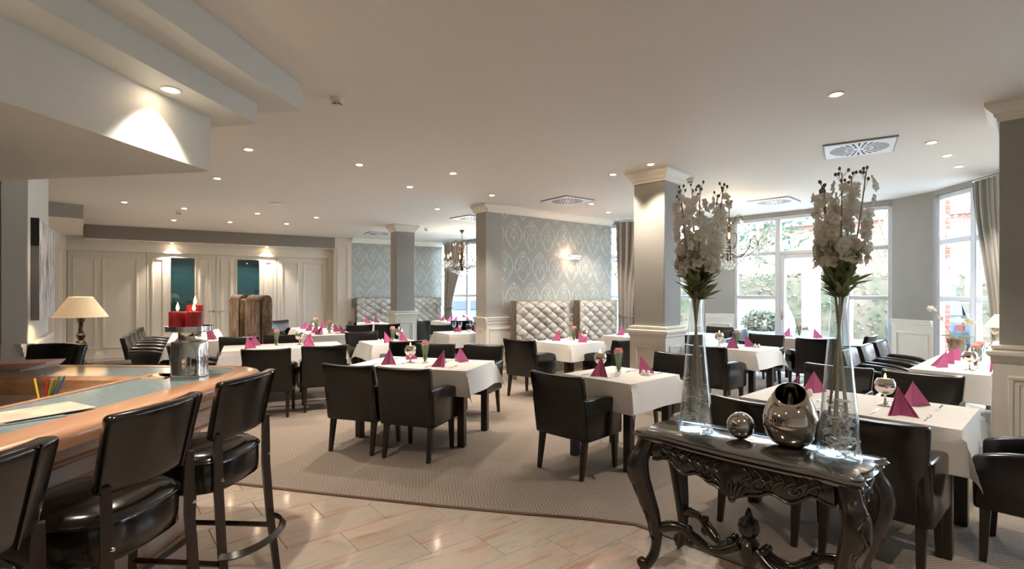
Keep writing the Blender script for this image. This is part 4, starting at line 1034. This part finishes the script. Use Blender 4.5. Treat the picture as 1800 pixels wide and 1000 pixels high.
for i, (n_, c, dx, dy) in enumerate((('yellow', (226, 200, 60), -.05, .01), ('red', (206, 48, 40), .03, -.01), ('orange', (222, 110, 40), .05, 0), ('green', (40, 150, 90), .065, .01), ('lime', (150, 170, 80), .055, -.015), ('blue', (40, 90, 150), .09, .01))):
    s_ = setp(MB().tube([(-dx*.3, -dy*.3, .01), (dx, dy, .26+.01*(i % 2))], .0042, 8).build('drinking_straw', mat('straw_'+n_, c, .4), smooth=50), '%s drinking straw in the glass behind the bar' % n_, 'straw'); s_.location = (-2.16, 2.36, .842)

# table lamp beyond the bar on a sideboard
sbd = empty('sideboard', (-3.80, 4.66, 0), -38, 'low dark sideboard hidden behind the bar, under the tall lamp', 'sideboard')
MB().box(-.25, .25, -.16, .16, .08, .82).build('cabinet_body', M_dark, sbd, bevel=.006); MB().box(-.27, .27, -.18, .18, .82, .85).build('cabinet_top', M_dark, sbd, bevel=.005)
for s in (-1, 1): MB().box(s*.12-.1, s*.12+.1, -.172, -.16, .14, .78).build('cabinet_door', M_dark, sbd, bevel=.004)
def lamp(loc, k, label, power):
    o = empty('table_lamp', loc, 0, label, 'lamp')
    MB().lathe([(0, 0), (.075*k, 0), (.075*k, .015*k), (.04*k, .03*k), (.02*k, .05*k), (.016*k, .09*k), (.03*k, .10*k), (.045*k, .14*k), (.05*k, .17*k), (.036*k, .21*k), (.018*k, .225*k), (.03*k, .25*k), (.034*k, .27*k), (.02*k, .29*k), (.018*k, .37*k), (.026*k, .39*k), (.03*k, .40*k), (.03*k, .44*k), (.01*k, .445*k), (.008*k, .50*k), (0, .50*k)], 20, cap=False).build('turned_base', M_dark, o, smooth=40)
    MB().lathe([(.20*k, .43*k), (.085*k, .61*k), (.083*k, .61*k), (.197*k, .43*k)], 32, cap=False).build('shade', M_shade, o, smooth=50)
    ld = bpy.data.lights.new('lamp_glow', 'POINT'); ld.energy = power; ld.color = (1, .76, .5); ld.shadow_soft_size = .03
    lo = bpy.data.objects.new('lamp_glow', ld); COL.objects.link(lo); lo.parent = o; lo.location = (0, 0, .53*k)
    return o
lamp((-3.84, 4.56, .851), 1.0, 'tall lamp with cream shade and black turned foot beyond the bar', 3.5)
p = onT(cB, U, .13, .85)
lamp((p[0], p[1], CZ), .80, 'small lamp with cream shade on the orchid table by the window', 3)
mh = setp(MB().hexa([(-.05, -.001, 0), (.05, -.001, 0), (.05, .001, 0), (-.05, .001, 0)], [(-.05, .03, .12), (.05, .03, .12), (.05, .032, .12), (-.05, .032, .12)]).build('menu_holder', M_glass), 'clear acrylic stand beside the tall lamp beyond the bar', 'stand'); mh.location = (-3.68, 4.56, .851)
# orchid
orc = empty('orchid_pot', (0, 0, CZ), 0, 'white orchid in a grey bark pot on the window-side long table', 'potted plant')
p = onT(cB, U, -.22, .42); orc.location = (p[0], p[1], CZ)
M_bark = mat('grey_bark', (150, 138, 124), .9, noise=(22, (96, 84, 74), (1, 1, .3)), bump=(30, .8, .01))
MB().lathe([(0, 0), (.06, 0), (.07, .06), (.082, .16), (.085, .21), (.075, .21), (.07, .19), (0, .19)], 18, cap=False).build('pot', M_bark, orc, smooth=40)
mo = MB()
for i in range(26):
    a = random.uniform(0, 6.28); r = .075; mo.tube([(r*math.cos(a), r*math.sin(a), .19), (1.25*r*math.cos(a+.3), 1.25*r*math.sin(a+.3), .215), (1.1*r*math.cos(a+.8), 1.1*r*math.sin(a+.8), .16)], .004, 4)
setp(mo.build('root_tangle', M_bark, orc), kind='stuff')
ofl = MB()
for k in range(5):
    a = 2*math.pi*k/5; ofl.sphere((.018*math.cos(a), .018*math.sin(a), 0), .017, 8, 5, (1, 1, .25))
ofm = ofl.sphere((0, 0, .004), .007, 6, 4).mesh('flower', smooth=60)
for s, top in ((-1, .62), (1, .45)):
    pts = [(s*.01, 0, .18), (s*.05-.05, .0, .32), (s*.08-.10, 0, .46), (s*.10-.16, -.01, top-.03), (s*.12-.26, -.02, top-.05)] if s < 0 else [(.02, 0, .18), (.06, 0, .32), (.08, 0, .42), (.12, 0, top), (.20, 0, top-.04)]
    stq = MB().tube(pts, .0035, 6).build('flower_stem', M_brownstem, orc, smooth=60)
    for i in range(7):
        f = place(ofm, 'flower', M_petal, stq); b = Vector(pts[3]).lerp(Vector(pts[4]), i/5) if i < 5 else Vector(pts[2]); f.location = b+Vector((random.uniform(-.02, .02), random.uniform(-.02, .02), random.uniform(-.035, .01))); f.rotation_euler = (random.uniform(.6, 1.8), random.uniform(-.5, .5), random.uniform(0, 3))
for k in range(4):
    a = k*1.6+.4; MB().tube([(0, 0, .19), (.08*math.cos(a), .08*math.sin(a), .25), (.17*math.cos(a), .17*math.sin(a), .24)], [.008, .02, .002], 6, flat=.2).build('leaf', M_leaf, orc, smooth=60)

# ------------------------------------------------------------------ carved console
con = empty('console_table', (1.17, 2.53, 0), U-1, 'black carved console table with curved legs and a shining scalloped top', 'console table')
def catmull(pts, n=6, closed=True):
    out = []; k = len(pts)
    for i in range(k if closed else k-1):
        p = [Vector(pts[(i+j-1) % k] if closed else pts[min(max(i+j-1, 0), k-1)]) for j in range(4)]
        for t in range(n):
            t /= n; out.append(tuple(.5*((2*p[1])+(p[2]-p[0])*t+(2*p[0]-5*p[1]+4*p[2]-p[3])*t*t+(3*p[1]-p[0]-3*p[2]+p[3])*t**3)))
    if not closed: out.append(tuple(pts[-1]))
    return out
qd = [(.0, -.235), (.20, -.228), (.36, -.215), (.44, -.222), (.505, -.228), (.535, -.20), (.52, -.155), (.505, -.12), (.522, -.07), (.528, 0)]
full = qd+[(x, -y) for x, y in reversed(qd[:-1])]; full = full+[(-x, y) for x, y in reversed(full[1:-1])]
oc = catmull(full, 5)
mb = MB(); lv = [(.022, .712), (.016, .722), (.02, .728), (.004, .736), (0, .742), (.006, .748), (.012, .752), (.010, .758), (.018, .762)]
for off, z in lv: mb.v += [(x*(1-off/.53), y*(1-off/.23), z) for x, y in oc]
n_ = len(oc)
for j in range(len(lv)-1):
    for i in range(n_): mb.f.append((j*n_+i, j*n_+(i+1) % n_, (j+1)*n_+(i+1) % n_, (j+1)*n_+i))
mb.f.append(tuple(reversed(range(n_)))); mb.f.append(tuple((len(lv)-1)*n_+i for i in range(n_)))
mb.build('moulded_top', M_darktop, con, smooth=35)
def spiral(mb, c, r0, turns, d, pl, rad=.008, start=0):
    pts = []
    for i in range(int(turns*14)+1):
        t = i/14; a = start+d*2*math.pi*t; r = r0*(1-t/(turns+.35)); pts.append(pl(c[0]+r*math.cos(a), c[1]+r*math.sin(a)))
    mb.tube(pts, [rad*(1-.5*i/len(pts)) for i in range(len(pts))], 6)
def leafstroke(mb, pts, pl, rad): mb.tube([pl(*p) for p in pts], [rad*k for k in (.3, 1, .9, .15)][:len(pts)], 6, flat=.8)
def zbot(x, w=.45, zc=.545, ze=.635):
    t = abs(x)/w; z = zc+(ze-zc)*t**1.2
    return z+.018*math.cos(t*math.pi*5)-.035*math.exp(-(t/.10)**2)+.02*math.exp(-((t-.2)/.08)**2)
def apron(half, yoff, rotz, zc, ze, nm):
    o = empty('apron_group'); bpy.data.objects.remove(o)
    pb = MB(); nx = 48
    def f(front):
        def g(u, v):
            x = (u*2-1)*half; zb = zbot(x, half, zc, ze); z = .715+(zb-.715)*v
            y = yoff-(.018 if front else -.004)-(.012*math.sin(v*math.pi)+.004*math.sin(x*55)*math.sin(z*60) if front else 0)
            return (x, y, z)
        return g
    pb.grid(f(1), nx, 10); k = len(pb.v); pb.grid(f(0), nx, 10)
    for i in range(nx):
        pb.f.append((i, i+1, k+i+1, k+i)); a = 10*(nx+1)+i; pb.f.append((a, a+1, k+a+1, k+a))
    ob = pb.build(nm, M_dark, con, smooth=50); ob.rotation_euler = (0, 0, R(rotz))
    pl = lambda x, z: (x, yoff-.03, z)
    bead = MB().tube([(((i/40)*2-1)*half, yoff-.022, zbot(((i/40)*2-1)*half, half, zc, ze)+.006) for i in range(41)], .009, 6).build('edge_bead', M_dark, ob, smooth=60)
    for s in (-1, 1):
        cv = MB()
        spiral(cv, (s*half*.30, .625), .04, 1.4, s, pl); spiral(cv, (s*half*.62, .655), .032, 1.3, -s, pl); spiral(cv, (s*half*.84, .668), .024, 1.2, s, pl)
        for i in range(7):
            x0 = s*half*(.08+.11*i); z0 = .60+.006*i
            leafstroke(cv, [(x0, z0), (x0+s*.02, z0+.035), (x0+s*.05, z0+.055), (x0+s*.085, z0+.05)], pl, .010)
            leafstroke(cv, [(x0+s*.02, z0+.09), (x0+s*.045, z0+.075), (x0+s*.06, z0+.05), (x0+s*.06, z0+.03)], pl, .008)
        cv.build('scroll_carving', M_dark, ob, smooth=60)
    if half > .3:
        cv = MB()
        for i in range(-3, 4): leafstroke(cv, [(0, .53), (i*.012, .56), (i*.022, .60), (i*.03, .63-.006*abs(i))], pl, .012)
        cv.sphere((0, yoff-.03, .535), .018, 10, 8); cv.build('shell_carving', M_dark, ob, smooth=60)
apron(.42, -.165, 0, .555, .635, 'carved_apron'); apron(.42, -.165, 180, .555, .635, 'carved_apron')
apron(.13, -.455, 90, .58, .63, 'carved_side_apron'); apron(.13, -.455, -90, .58, .63, 'carved_side_apron')
for sx in (-1, 1):
    for sy in (-1, 1):
        P_ = lambda x, y, z: (sx*x, sy*y, z)
        pts = catmull([P_(.462, .172, .712), P_(.478, .186, .66), P_(.497, .205, .60), P_(.495, .203, .52), P_(.470, .180, .42), P_(.443, .155, .31), P_(.428, .142, .21), P_(.432, .146, .12), P_(.452, .166, .06), P_(.475, .186, .03)], 4, False)
        k = len(pts); rad = []
        for i in range(k):
            t = i/(k-1); rad.append(.045 if t < .12 else (.045+.012*math.sin((t-.12)/.2*math.pi*.5) if t < .32 else max(.026, .057-.075*(t-.32))))
        lg = MB().tube(pts, rad, 8).build('cabriole_leg', M_dark, con, smooth=60)
        ft = MB().sphere(P_(.482, .192, .052), .03, 12, 8).tube([P_(.475, .186, .05), P_(.485, .196, .0)], [.022, .010], 8); ft.build('scroll_foot', M_dark, lg, smooth=60)
        ou = Vector((sx*.7, sy*.7, 0)); vine = []
        for j in range(3, 26): vine.append(Vector(pts[j])+ou*(rad[j]*.93)+Vector((sx, -sy, 0))*(.009*math.sin(j*1.15)))
        MB().tube(vine, [.006+.004*abs(math.sin(j*1.15)) for j in range(len(vine))], 6).build('knee_carving', M_dark, lg, smooth=60)
        MB().tube([p_+Vector((sx, -sy, 0))*(.012*math.cos(j*1.15+3)) for j, p_ in enumerate(vine)], .006, 6).build('knee_carving', M_dark, lg, smooth=60)
        sp = catmull([P_(.435, .148, .225), P_(.37, .125, .262), P_(.30, .10, .265), P_(.24, .08, .225), P_(.18, .058, .19), P_(.11, .036, .20), P_(.045, .016, .245)], 5, False)
        s_ = MB().tube(sp, [.022+.006*math.sin(i/len(sp)*6.28*1.5)**2 for i in range(len(sp))], 8); s_.sphere(P_(.27, .09, .268), .022, 10, 8).sphere(P_(.265, .088, .205), .025, 10, 8).sphere(P_(.08, .027, .255), .022, 10, 8)
        s_.build('stretcher', M_dark, con, smooth=60)
MB().lathe([(0, .10), (.018, .105), (.03, .13), (.026, .155), (.036, .165), (.044, .20), (.042, .25), (.05, .265), (.034, .285), (.03, .295), (.045, .315), (.052, .345), (.042, .375), (.02, .392), (.016, .41), (.008, .43), (0, .44)], 20, cap=False).build('urn_finial', M_dark, con, smooth=40)

# things on the console
CT = .762
def vase(loc, k, label):
    o = empty('glass_vase', loc, 0, label, 'vase')
    MB().lathe([(0, 0), (.093*k, 0), (.096*k, .008), (.092*k, .03), (.036*k, .66*k), (.033*k, .70*k), (.04*k, .745*k), (.038*k, .745*k), (.031*k, .70*k), (.034*k, .66*k), (.088*k, .03), (.086*k, .014), (0, .012)], 40, cap=False).build('conical_glass', M_glass, o, smooth=40)
    fl = MB(); rr = random.Random(len(label))
    for i in range(90):
        z = rr.uniform(.03, .25*k); rad = (.082*k)*(1-z/.72)*.92; pts = []
        a = rr.uniform(0, 6.28); p = Vector((rad*rr.uniform(.1, 1)*math.cos(a), rad*rr.uniform(.1, 1)*math.sin(a), z))
        for j in range(4):
            pts.append(p.copy()); p = p+Vector((rr.uniform(-.05, .05), rr.uniform(-.05, .05), rr.uniform(-.03, .04)))
            p.z = min(max(p.z, .02), .27*k); rm = (.084*k)*(1-p.z/.72)*.95; r2 = math.hypot(p.x, p.y)
            if r2 > rm: p.x *= rm/r2; p.y *= rm/r2
        fl.tube(pts, [.002, .007, .006, .002], 4, flat=.25)
    setp(fl.build('clear_shred_filling', shredmat(), o, smooth=60), kind='stuff')
    return o
def _x(): pass
def petal_mesh():
    mb = MB()
    for k in range(5):
        a = 2*math.pi*k/5; c, s = math.cos(a), math.sin(a)
        def fn(u, v):
            w = .015*math.sin(math.pi*(.18+.74*v))*(u*2-1); r = .003+.030*v; z = .004+.011*math.sin(v*2.2)-.003*abs(u*2-1)+.003*math.sin(9*v+k)
            return (r*c-w*s, r*s+w*c, z)
        mb.grid(fn, 2, 3)
    mb.sphere((0, 0, .006), .004, 6, 4); return mb.mesh('blossom', smooth=60)
PET = petal_mesh()
def leaf_mesh():
    mb = MB()
    for a, L in ((-.7, .07), (-.3, .10), (.05, .12), (.4, .095), (.8, .065)):
        c, s = math.cos(a), math.sin(a)
        mb.grid(lambda u, v: ((L*v)*s+(u*2-1)*.012*math.sin(math.pi*min(1, v*.95+.05))*c, -(u*2-1)*.012*math.sin(math.pi*min(1, v*.95+.05))*s*.3+.02*v*v, (L*v)*c+.0), 2, 4)
    return mb.mesh('leaf', smooth=60)
LEAF = leaf_mesh()
BUD = MB().sphere((0, 0, 0), .008, 8, 6, (1, 1, 1.4)).mesh('bud', smooth=60)
def flowers(base, k, n, spread, h0, h1, side, label, group, seed):
    rr = random.Random(seed)
    for i in range(n):
        a = 2*math.pi*(i+.5)/n+seed; sp = spread*rr.uniform(.45, 1.0); L = rr.uniform(h1-.10, h1)
        o = empty('flower_stem', base, 0, label, 'flower', group)
        dx, dy = sp*math.cos(a), sp*math.sin(a)*.8
        foot = Vector((-.045*math.cos(a)*k, -.045*math.sin(a)*k, .10+.05*rr.random())); neck = Vector((.012*math.cos(a), .012*math.sin(a), .71*k))
        P_ = [foot, foot.lerp(neck, .5), neck, neck+Vector((dx*.25+side*.02, dy*.25, .14)), neck+Vector((dx*.65+side*.05, dy*.65, .32)), Vector((neck.x+dx+side*.08, neck.y+dy, L))]
        pts = [Vector(p) for p in catmull([tuple(p) for p in P_], 6, False)]
        stq = MB().tube(pts, [.0065-.0042*j/len(pts) for j in range(len(pts))], 6).build('stem', M_brownstem, o, smooth=60)
        tot = len(pts); i0 = int(tot*.66)
        nb = 36
        for j in range(nb):
            t = j/(nb-1); f_ = .67+.28*t; q_ = f_*(tot-1); b = pts[int(q_)].lerp(pts[min(int(q_)+1, tot-1)], q_ % 1)
            ab = rr.uniform(0, 6.28); rd = (.045-.012*t)*rr.uniform(.6, 1.2)
            f = place(PET, 'blossom', M_petal, o); f.location = b+Vector((rd*math.cos(ab), rd*math.sin(ab), rr.uniform(-.012, .012)))
            nv_ = Vector((math.cos(ab), math.sin(ab), rr.uniform(-.1, .7))); f.rotation_euler = nv_.to_track_quat('Z', 'Y').to_euler()
            f.scale = (1.05-.3*t,)*3
        for j in range(5):
            b = pts[-1-(j//2)]; bu = place(BUD, 'bud', M_leaf if j < 2 else M_brownstem, o); bu.location = b+Vector((rr.uniform(-.022, .022), rr.uniform(-.022, .022), rr.uniform(.0, .02)+.006*j)); bu.scale = (.8,)*3
            MB().tube([b-Vector((0, 0, .02)), bu.location], .0012, 4).build('bud_stalk', M_brownstem, o)
        for j in range(8):
            q_ = (.45+.03*j)*(tot-1); b = pts[int(q_)]; lf_ = place(LEAF, 'leaf', M_leaf, o); lf_.location = b
            lf_.rotation_euler = (rr.uniform(-1.0, -.1), rr.uniform(-.4, .4), rr.uniform(0, 6.28)); lf_.scale = (rr.uniform(.85, 1.35),)*3
V1 = (.985, 2.74, CT+.0005); V2 = (1.475, 2.31, CT+.0005)
vase(V1, .94, 'tall conical glass vase with white stems at the left end of the carved console'); vase(V2, .96, 'tall conical glass vase at the right end of the carved console, beside the silver bowl')
flowers(V1, .94, 6, .15, 0, 1.33, .01, 'long stem of white delphinium blossom in the console vase nearer the square column', 'white stems in the vase nearer the square column', 3)
flowers(V2, .96, 5, .12, 0, 1.30, .02, 'long stem of white delphinium blossom in the console vase beside the silver bowl', 'white stems in the vase beside the silver bowl', 5)
M_silv = mat('dark_mirror_silver', (196, 188, 178), .035, 1)
o = setp(MB().sphere((0, 0, .0665), .0665, 40, 24).build('mirror_ball', M_silv, smooth=80), 'small mirror-polished metal ball on the carved console', 'ball'); o.location = (1.155, 2.585, CT+.0005)
bw = empty('bowl_vase', (1.345, 2.475, CT+.0005), 0, 'bulbous mirror-silver vase with a slanted oval mouth on the console', 'vase')
mb = MB(); n_ = 48; prof_ = [(0, 0), (.05, 0), (.082, .015), (.108, .05), (.121, .095), (.122, .13), (.114, .17), (.100, .21), (.085, .245), (.070, .275)]
prof_ = [(r, z) for r, z in prof_]
def ring_(pr, ins):
    for r, z in pr:
        for i in range(n_):
            a = 2*math.pi*i/n_; t = max(0, (z-.12)/.155); zz = z-t*t*(.036*(1-math.sin(a))-.024*math.cos(a)-.01); mb.v.append(((max(r-ins, 0))*math.cos(a), (max(r-ins, 0))*math.sin(a), zz+(.004 if ins and z == 0 else 0)))
ring_(prof_, 0); ring_(list(reversed(prof_)), .004)
k2 = len(prof_)*2
for j in range(k2-1):
    for i in range(n_): mb.f.append((j*n_+i, j*n_+(i+1) % n_, (j+1)*n_+(i+1) % n_, (j+1)*n_+i))
mb.build('mirror_body', M_silv, bw, smooth=70)

# ------------------------------------------------------------------ the street outside
gr = setp(MB().box(-60, 70, -20, 90, -.32, -.16).build('ground', mat('pale_paving', (168, 166, 162), .9, noise=(.6, (152, 150, 145)))), kind='structure')
def leafblob(mb, c, r, n, rr, sc=(1, 1, 1), size=.12):
    for _ in range(n):
        v = Vector((rr.gauss(0, 1), rr.gauss(0, 1), rr.gauss(0, 1))).normalized()*r*rr.uniform(.55, 1.0)
        p = Vector(c)+Vector((v.x*sc[0], v.y*sc[1], v.z*sc[2])); a = Vector((rr.uniform(-1, 1), rr.uniform(-1, 1), rr.uniform(-1, 1))).normalized()*size; b = a.orthogonal().normalized()*size*.5
        mb.add([p-a, p+b, p+a, p-b], [(0, 1, 2, 3)])
M_hedge = mat('spring_hedge', (88, 90, 68), .9, noise=(1.2, (126, 108, 92)))
M_pine = mat('dark_conifer', (56, 76, 56), .9, noise=(3, (84, 100, 78)))
M_bare = mat('budding_twigs', (118, 110, 78), .9, noise=(3, (140, 128, 96)))
def tree(x, y, h, r, m, label, seed, n=900, size=.13):
    rr = random.Random(seed); o = empty('tree', (x, y, -.16), 0, label, 'tree')
    MB().tube([(0, 0, 0), (.05, 0, h*.35), (0, .05, h*.8)], [.16, .11, .04], 8).build('trunk', mat('pale_trunk', (150, 134, 116), .9), o, smooth=60)
    for k in range(9):
        a = rr.uniform(0, 6.28); z = h*rr.uniform(.3, .6); MB().tube([(0, 0, z), (r*.5*math.cos(a), r*.5*math.sin(a), z+h*.16), (r*.85*math.cos(a), r*.85*math.sin(a), z+h*.26)], [.05, .03, .008], 5).build('branch', MATS['pale_trunk'], o)
    mb = MB(); leafblob(mb, (0, 0, h*.66), r, n, rr, (1, 1, h*.36/r), size); setp(mb.build('crown', m, o), kind='stuff')
tree(10.8, 22.6, 9, 2.6, M_pine, 'dark conifer seen through the left bay pane', 1, 1500, .16); tree(15.6, 21.4, 8, 2.5, M_bare, 'budding pale tree seen above the bay door', 2, 1300, .1); tree(20.4, 19.9, 7, 2.2, M_bare, 'budding pale tree behind the parked cars', 4, 1100, .1)
tree(24.2, 16.6, 7, 2.2, M_bare, 'thin budding tree seen through the right bay pane', 3, 1000, .1); tree(29, 20, 6.5, 2.0, M_bare, 'bare tree beside the brick building', 5, 900, .1)
tree(-3.5, 30, 8, 3, M_bare, 'pale tree outside the rear window', 6, 900, .15); tree(5.4, 26, 7, 2.4, M_hedge, 'light green tree left of the bay', 7, 1000, .14)
def hedge(P, Q, hgt, wd, label, seed):
    rr = random.Random(seed); L = dist(P, Q); o = empty('hedge', (P[0], P[1], -.16), 0, label, 'hedge'); o.rotation_euler = (0, 0, ang(P, Q))
    MB().box(0, L, -wd*.4, wd*.4, 0, hgt*.92).build('core', M_hedge, o)
    mb = MB()
    for _ in range(int(L*260)):
        x = rr.uniform(0, L); s = rr.choice((-1, 1)); p = Vector((x, s*wd*.43, rr.uniform(0, hgt))) if rr.random() < .7 else Vector((x, rr.uniform(-wd*.45, wd*.45), hgt*.95)); p += Vector((0, rr.uniform(-.08, .08), rr.uniform(-.08, .08)))
        a = Vector((rr.uniform(-1, 1), rr.uniform(-1, 1), rr.uniform(-1, 1))).normalized()*.09; b = a.orthogonal().normalized()*.05
        mb.add([p-a, p+b, p+a, p-b], [(0, 1, 2, 3)])
    setp(mb.build('foliage', M_hedge, o), kind='stuff')
hedge((6, 21), (15.5, 17.6), 2.4, 1.2, 'tall trimmed hedge across the street from the bay door', 1); hedge((15.6, 17.5), (24, 13.5), 2.0, 1.2, 'trimmed hedge across the street, right of the bay door', 2)
# buildings
def building(loc, rz, w, d, h, m, label, rows, cols, roof):
    o = empty('building', loc, 0, label, 'building'); o.rotation_euler = (0, 0, rz)
    MB().box(-w/2, w/2, 0, d, 0, h).build('walls', m, o); MB().prism([(-w/2-.4, -.4), (w/2+.4, -.4), (w/2+.4, d+.4), (-w/2-.4, d+.4)], h, h+.4).build('roof', roof, o)
    wm = MB().box(-.6, .6, -.06, .02, 0, 1.5).mesh('window'); pm = MB().box(-.52, .52, -.07, -.055, .08, 1.42).mesh('pane')
    for r in range(rows):
        for c in range(cols):
            f = place(wm, 'window', M_pvc, o); f.location = (-w/2+w*(c+.5)/cols, 0, 1.0+2.9*r); p_ = place(pm, 'pane', mat('far_pane', (120, 132, 142), .1), f)
building((26, 30, -.16), R(-42), 22, 8, 6.2, M_brick, 'red brick building across the street', 2, 6, mat('dark_roof', (110, 92, 86), .8))
building((40, 12, -.16), R(-70), 16, 8, 5.4, M_brick, 'lower red brick building further along the street', 2, 5, mat('dark_roof', (110, 92, 86), .8))
building((-2, 46, -.16), R(-20), 24, 8, 9, mat('white_render', (232, 228, 220), .8), 'white rendered building beyond the rear window', 3, 7, mat('dark_roof', (110, 92, 86), .8))
# parked cars
def car(x, y, rz, m, label):
    o = empty('parked_car', (x, y, -.16), 0, label, 'car'); o.rotation_euler = (0, 0, rz)
    side = [(-2.1, .35), (-2.12, .7), (-2.0, .85), (-1.3, .95), (-.75, 1.38), (.8, 1.42), (1.55, 1.0), (2.05, .92), (2.15, .65), (2.12, .35)]
    mb = MB(); k = len(side)
    for s, sc in ((-.86, 1), (-.78, .97), (.78, .97), (.86, 1)): pass
    for yy, ins in ((-.86, 0), (.86, 0)): mb.v += [(a, yy*(1 if z < 1 else .82), z) for a, z in side]
    mb.f += [tuple(range(k)), tuple(reversed(range(k, 2*k)))]+[(i, k+i, k+(i+1) % k, (i+1) % k) for i in range(k)]
    mb.build('body', m, o, bevel=.05, seg=2)
    wn = mat('car_window', (46, 56, 64), .08)
    for s in (-1, 1):
        MB().hexa([(-1.05, s*.80, 1.0), (1.25, s*.80, 1.02), (1.25, s*.83, 1.02), (-1.05, s*.83, 1.0)], [(-.68, s*.71, 1.32), (.76, s*.71, 1.36), (.76, s*.735, 1.36), (-.68, s*.735, 1.32)]).build('side_window', wn, o)
    MB().hexa([(1.0, -.7, 1.38), (1.52, -.72, 1.03), (1.56, -.72, 1.05), (1.04, -.7, 1.40)], [(1.0, .7, 1.38), (1.52, .72, 1.03), (1.56, .72, 1.05), (1.04, .7, 1.40)]).build('rear_window', wn, o)
    for a in (-1.3, 1.35):
        for s in (-1, 1):
            wh = MB().lathe([(.0, -.1), (.3, -.1), (.33, -.06), (.33, .06), (.3, .1), (0, .1)], 20, cap=False).build('wheel', mat('tyre', (36, 36, 38), .8), o, smooth=40); wh.rotation_euler = (R(90), 0, 0); wh.location = (a, s*.8, .33)
    for s in (-1, 1):
        MB().box(2.1, 2.17, s*.66-.09, s*.66+.09, .72, .84).build('tail_light', mat('red_tail_light', (110, 18, 18), .3), o)
    MB().box(2.14, 2.18, -.26, .26, .5, .62).build('number_plate', mat('white_plate', (228, 226, 220), .5), o)
car(12.2, 15.0, R(-130), mat('dark_grey_car', (52, 60, 70), .25, .3), 'dark grey parked car seen through the right side window'); car(8.1, 16.7, R(65), mat('silver_blue_car', (170, 182, 196), .25, .3), 'silver blue parked car behind the planter'); car(-2.2, 20.5, R(30), mat('blue_car', (96, 116, 140), .25, .3), 'blue parked car outside the rear window')
# planter and pay post outside the bay door
pl = empty('planter', (5.65, 11.6, -.16), -40, 'grey square planter with a clipped shrub outside the bay', 'planter')
MB().box(-.4, .4, -.4, .4, 0, .8).build('tub', mat('grey_concrete', (150, 152, 156), .8), pl, bevel=.02); mb = MB(); leafblob(mb, (0, 0, 1.0), .46, 900, random.Random(3), (1, 1, .6), .06); setp(mb.build('shrub', M_hedge, pl), kind='stuff')
pp = empty('pay_post', (9.0, 15.4, -.16), -40, 'white upright post with a dark panel outside the bay door', 'post')
MB().box(-.32, .32, -.16, .16, 0, 2.3).build('cabinet', M_pvc, pp, bevel=.03); MB().box(-.18, .18, -.175, -.16, 1.25, 2.05).build('display', mat('grey_display', (150, 164, 176), .2), pp); MB().box(.26, .40, -.12, .2, 0, 2.3).build('blue_side', mat('blue_panel', (110, 140, 176), .4), pp)
lp = empty('lamp_post', (10.8, 16.4, -.16), 0, 'slim white pole beside the pay post', 'pole'); MB().tube([(0, 0, 0), (0, 0, 5.5)], .11, 10).build('shaft', M_pvc, lp); MB().lathe([(.18, 0), (.18, .1), (.11, .2)], 12).build('foot', M_pvc, lp)
fl = empty('flag', (14.4, 17.0, 4.6), 0, 'small teal flag seen above the hedge', 'flag'); MB().tube([(0, 0, -5.3), (0, 0, 1.8)], .05, 8).build('flagpole', M_pvc, fl)
mb = MB().grid(lambda u, v: (-.03-1.4*u, .06*math.sin(6*u), .3+1.2*v-.2*u), 12, 4); k = len(mb.v); mb.v += [(x, y+.01, z) for x, y, z in mb.v]; mb.f += [tuple(reversed([i+k for i in f])) for f in mb.f]; mb.build('cloth', mat('teal_flag_cloth', (80, 150, 170), .8), fl, smooth=60)
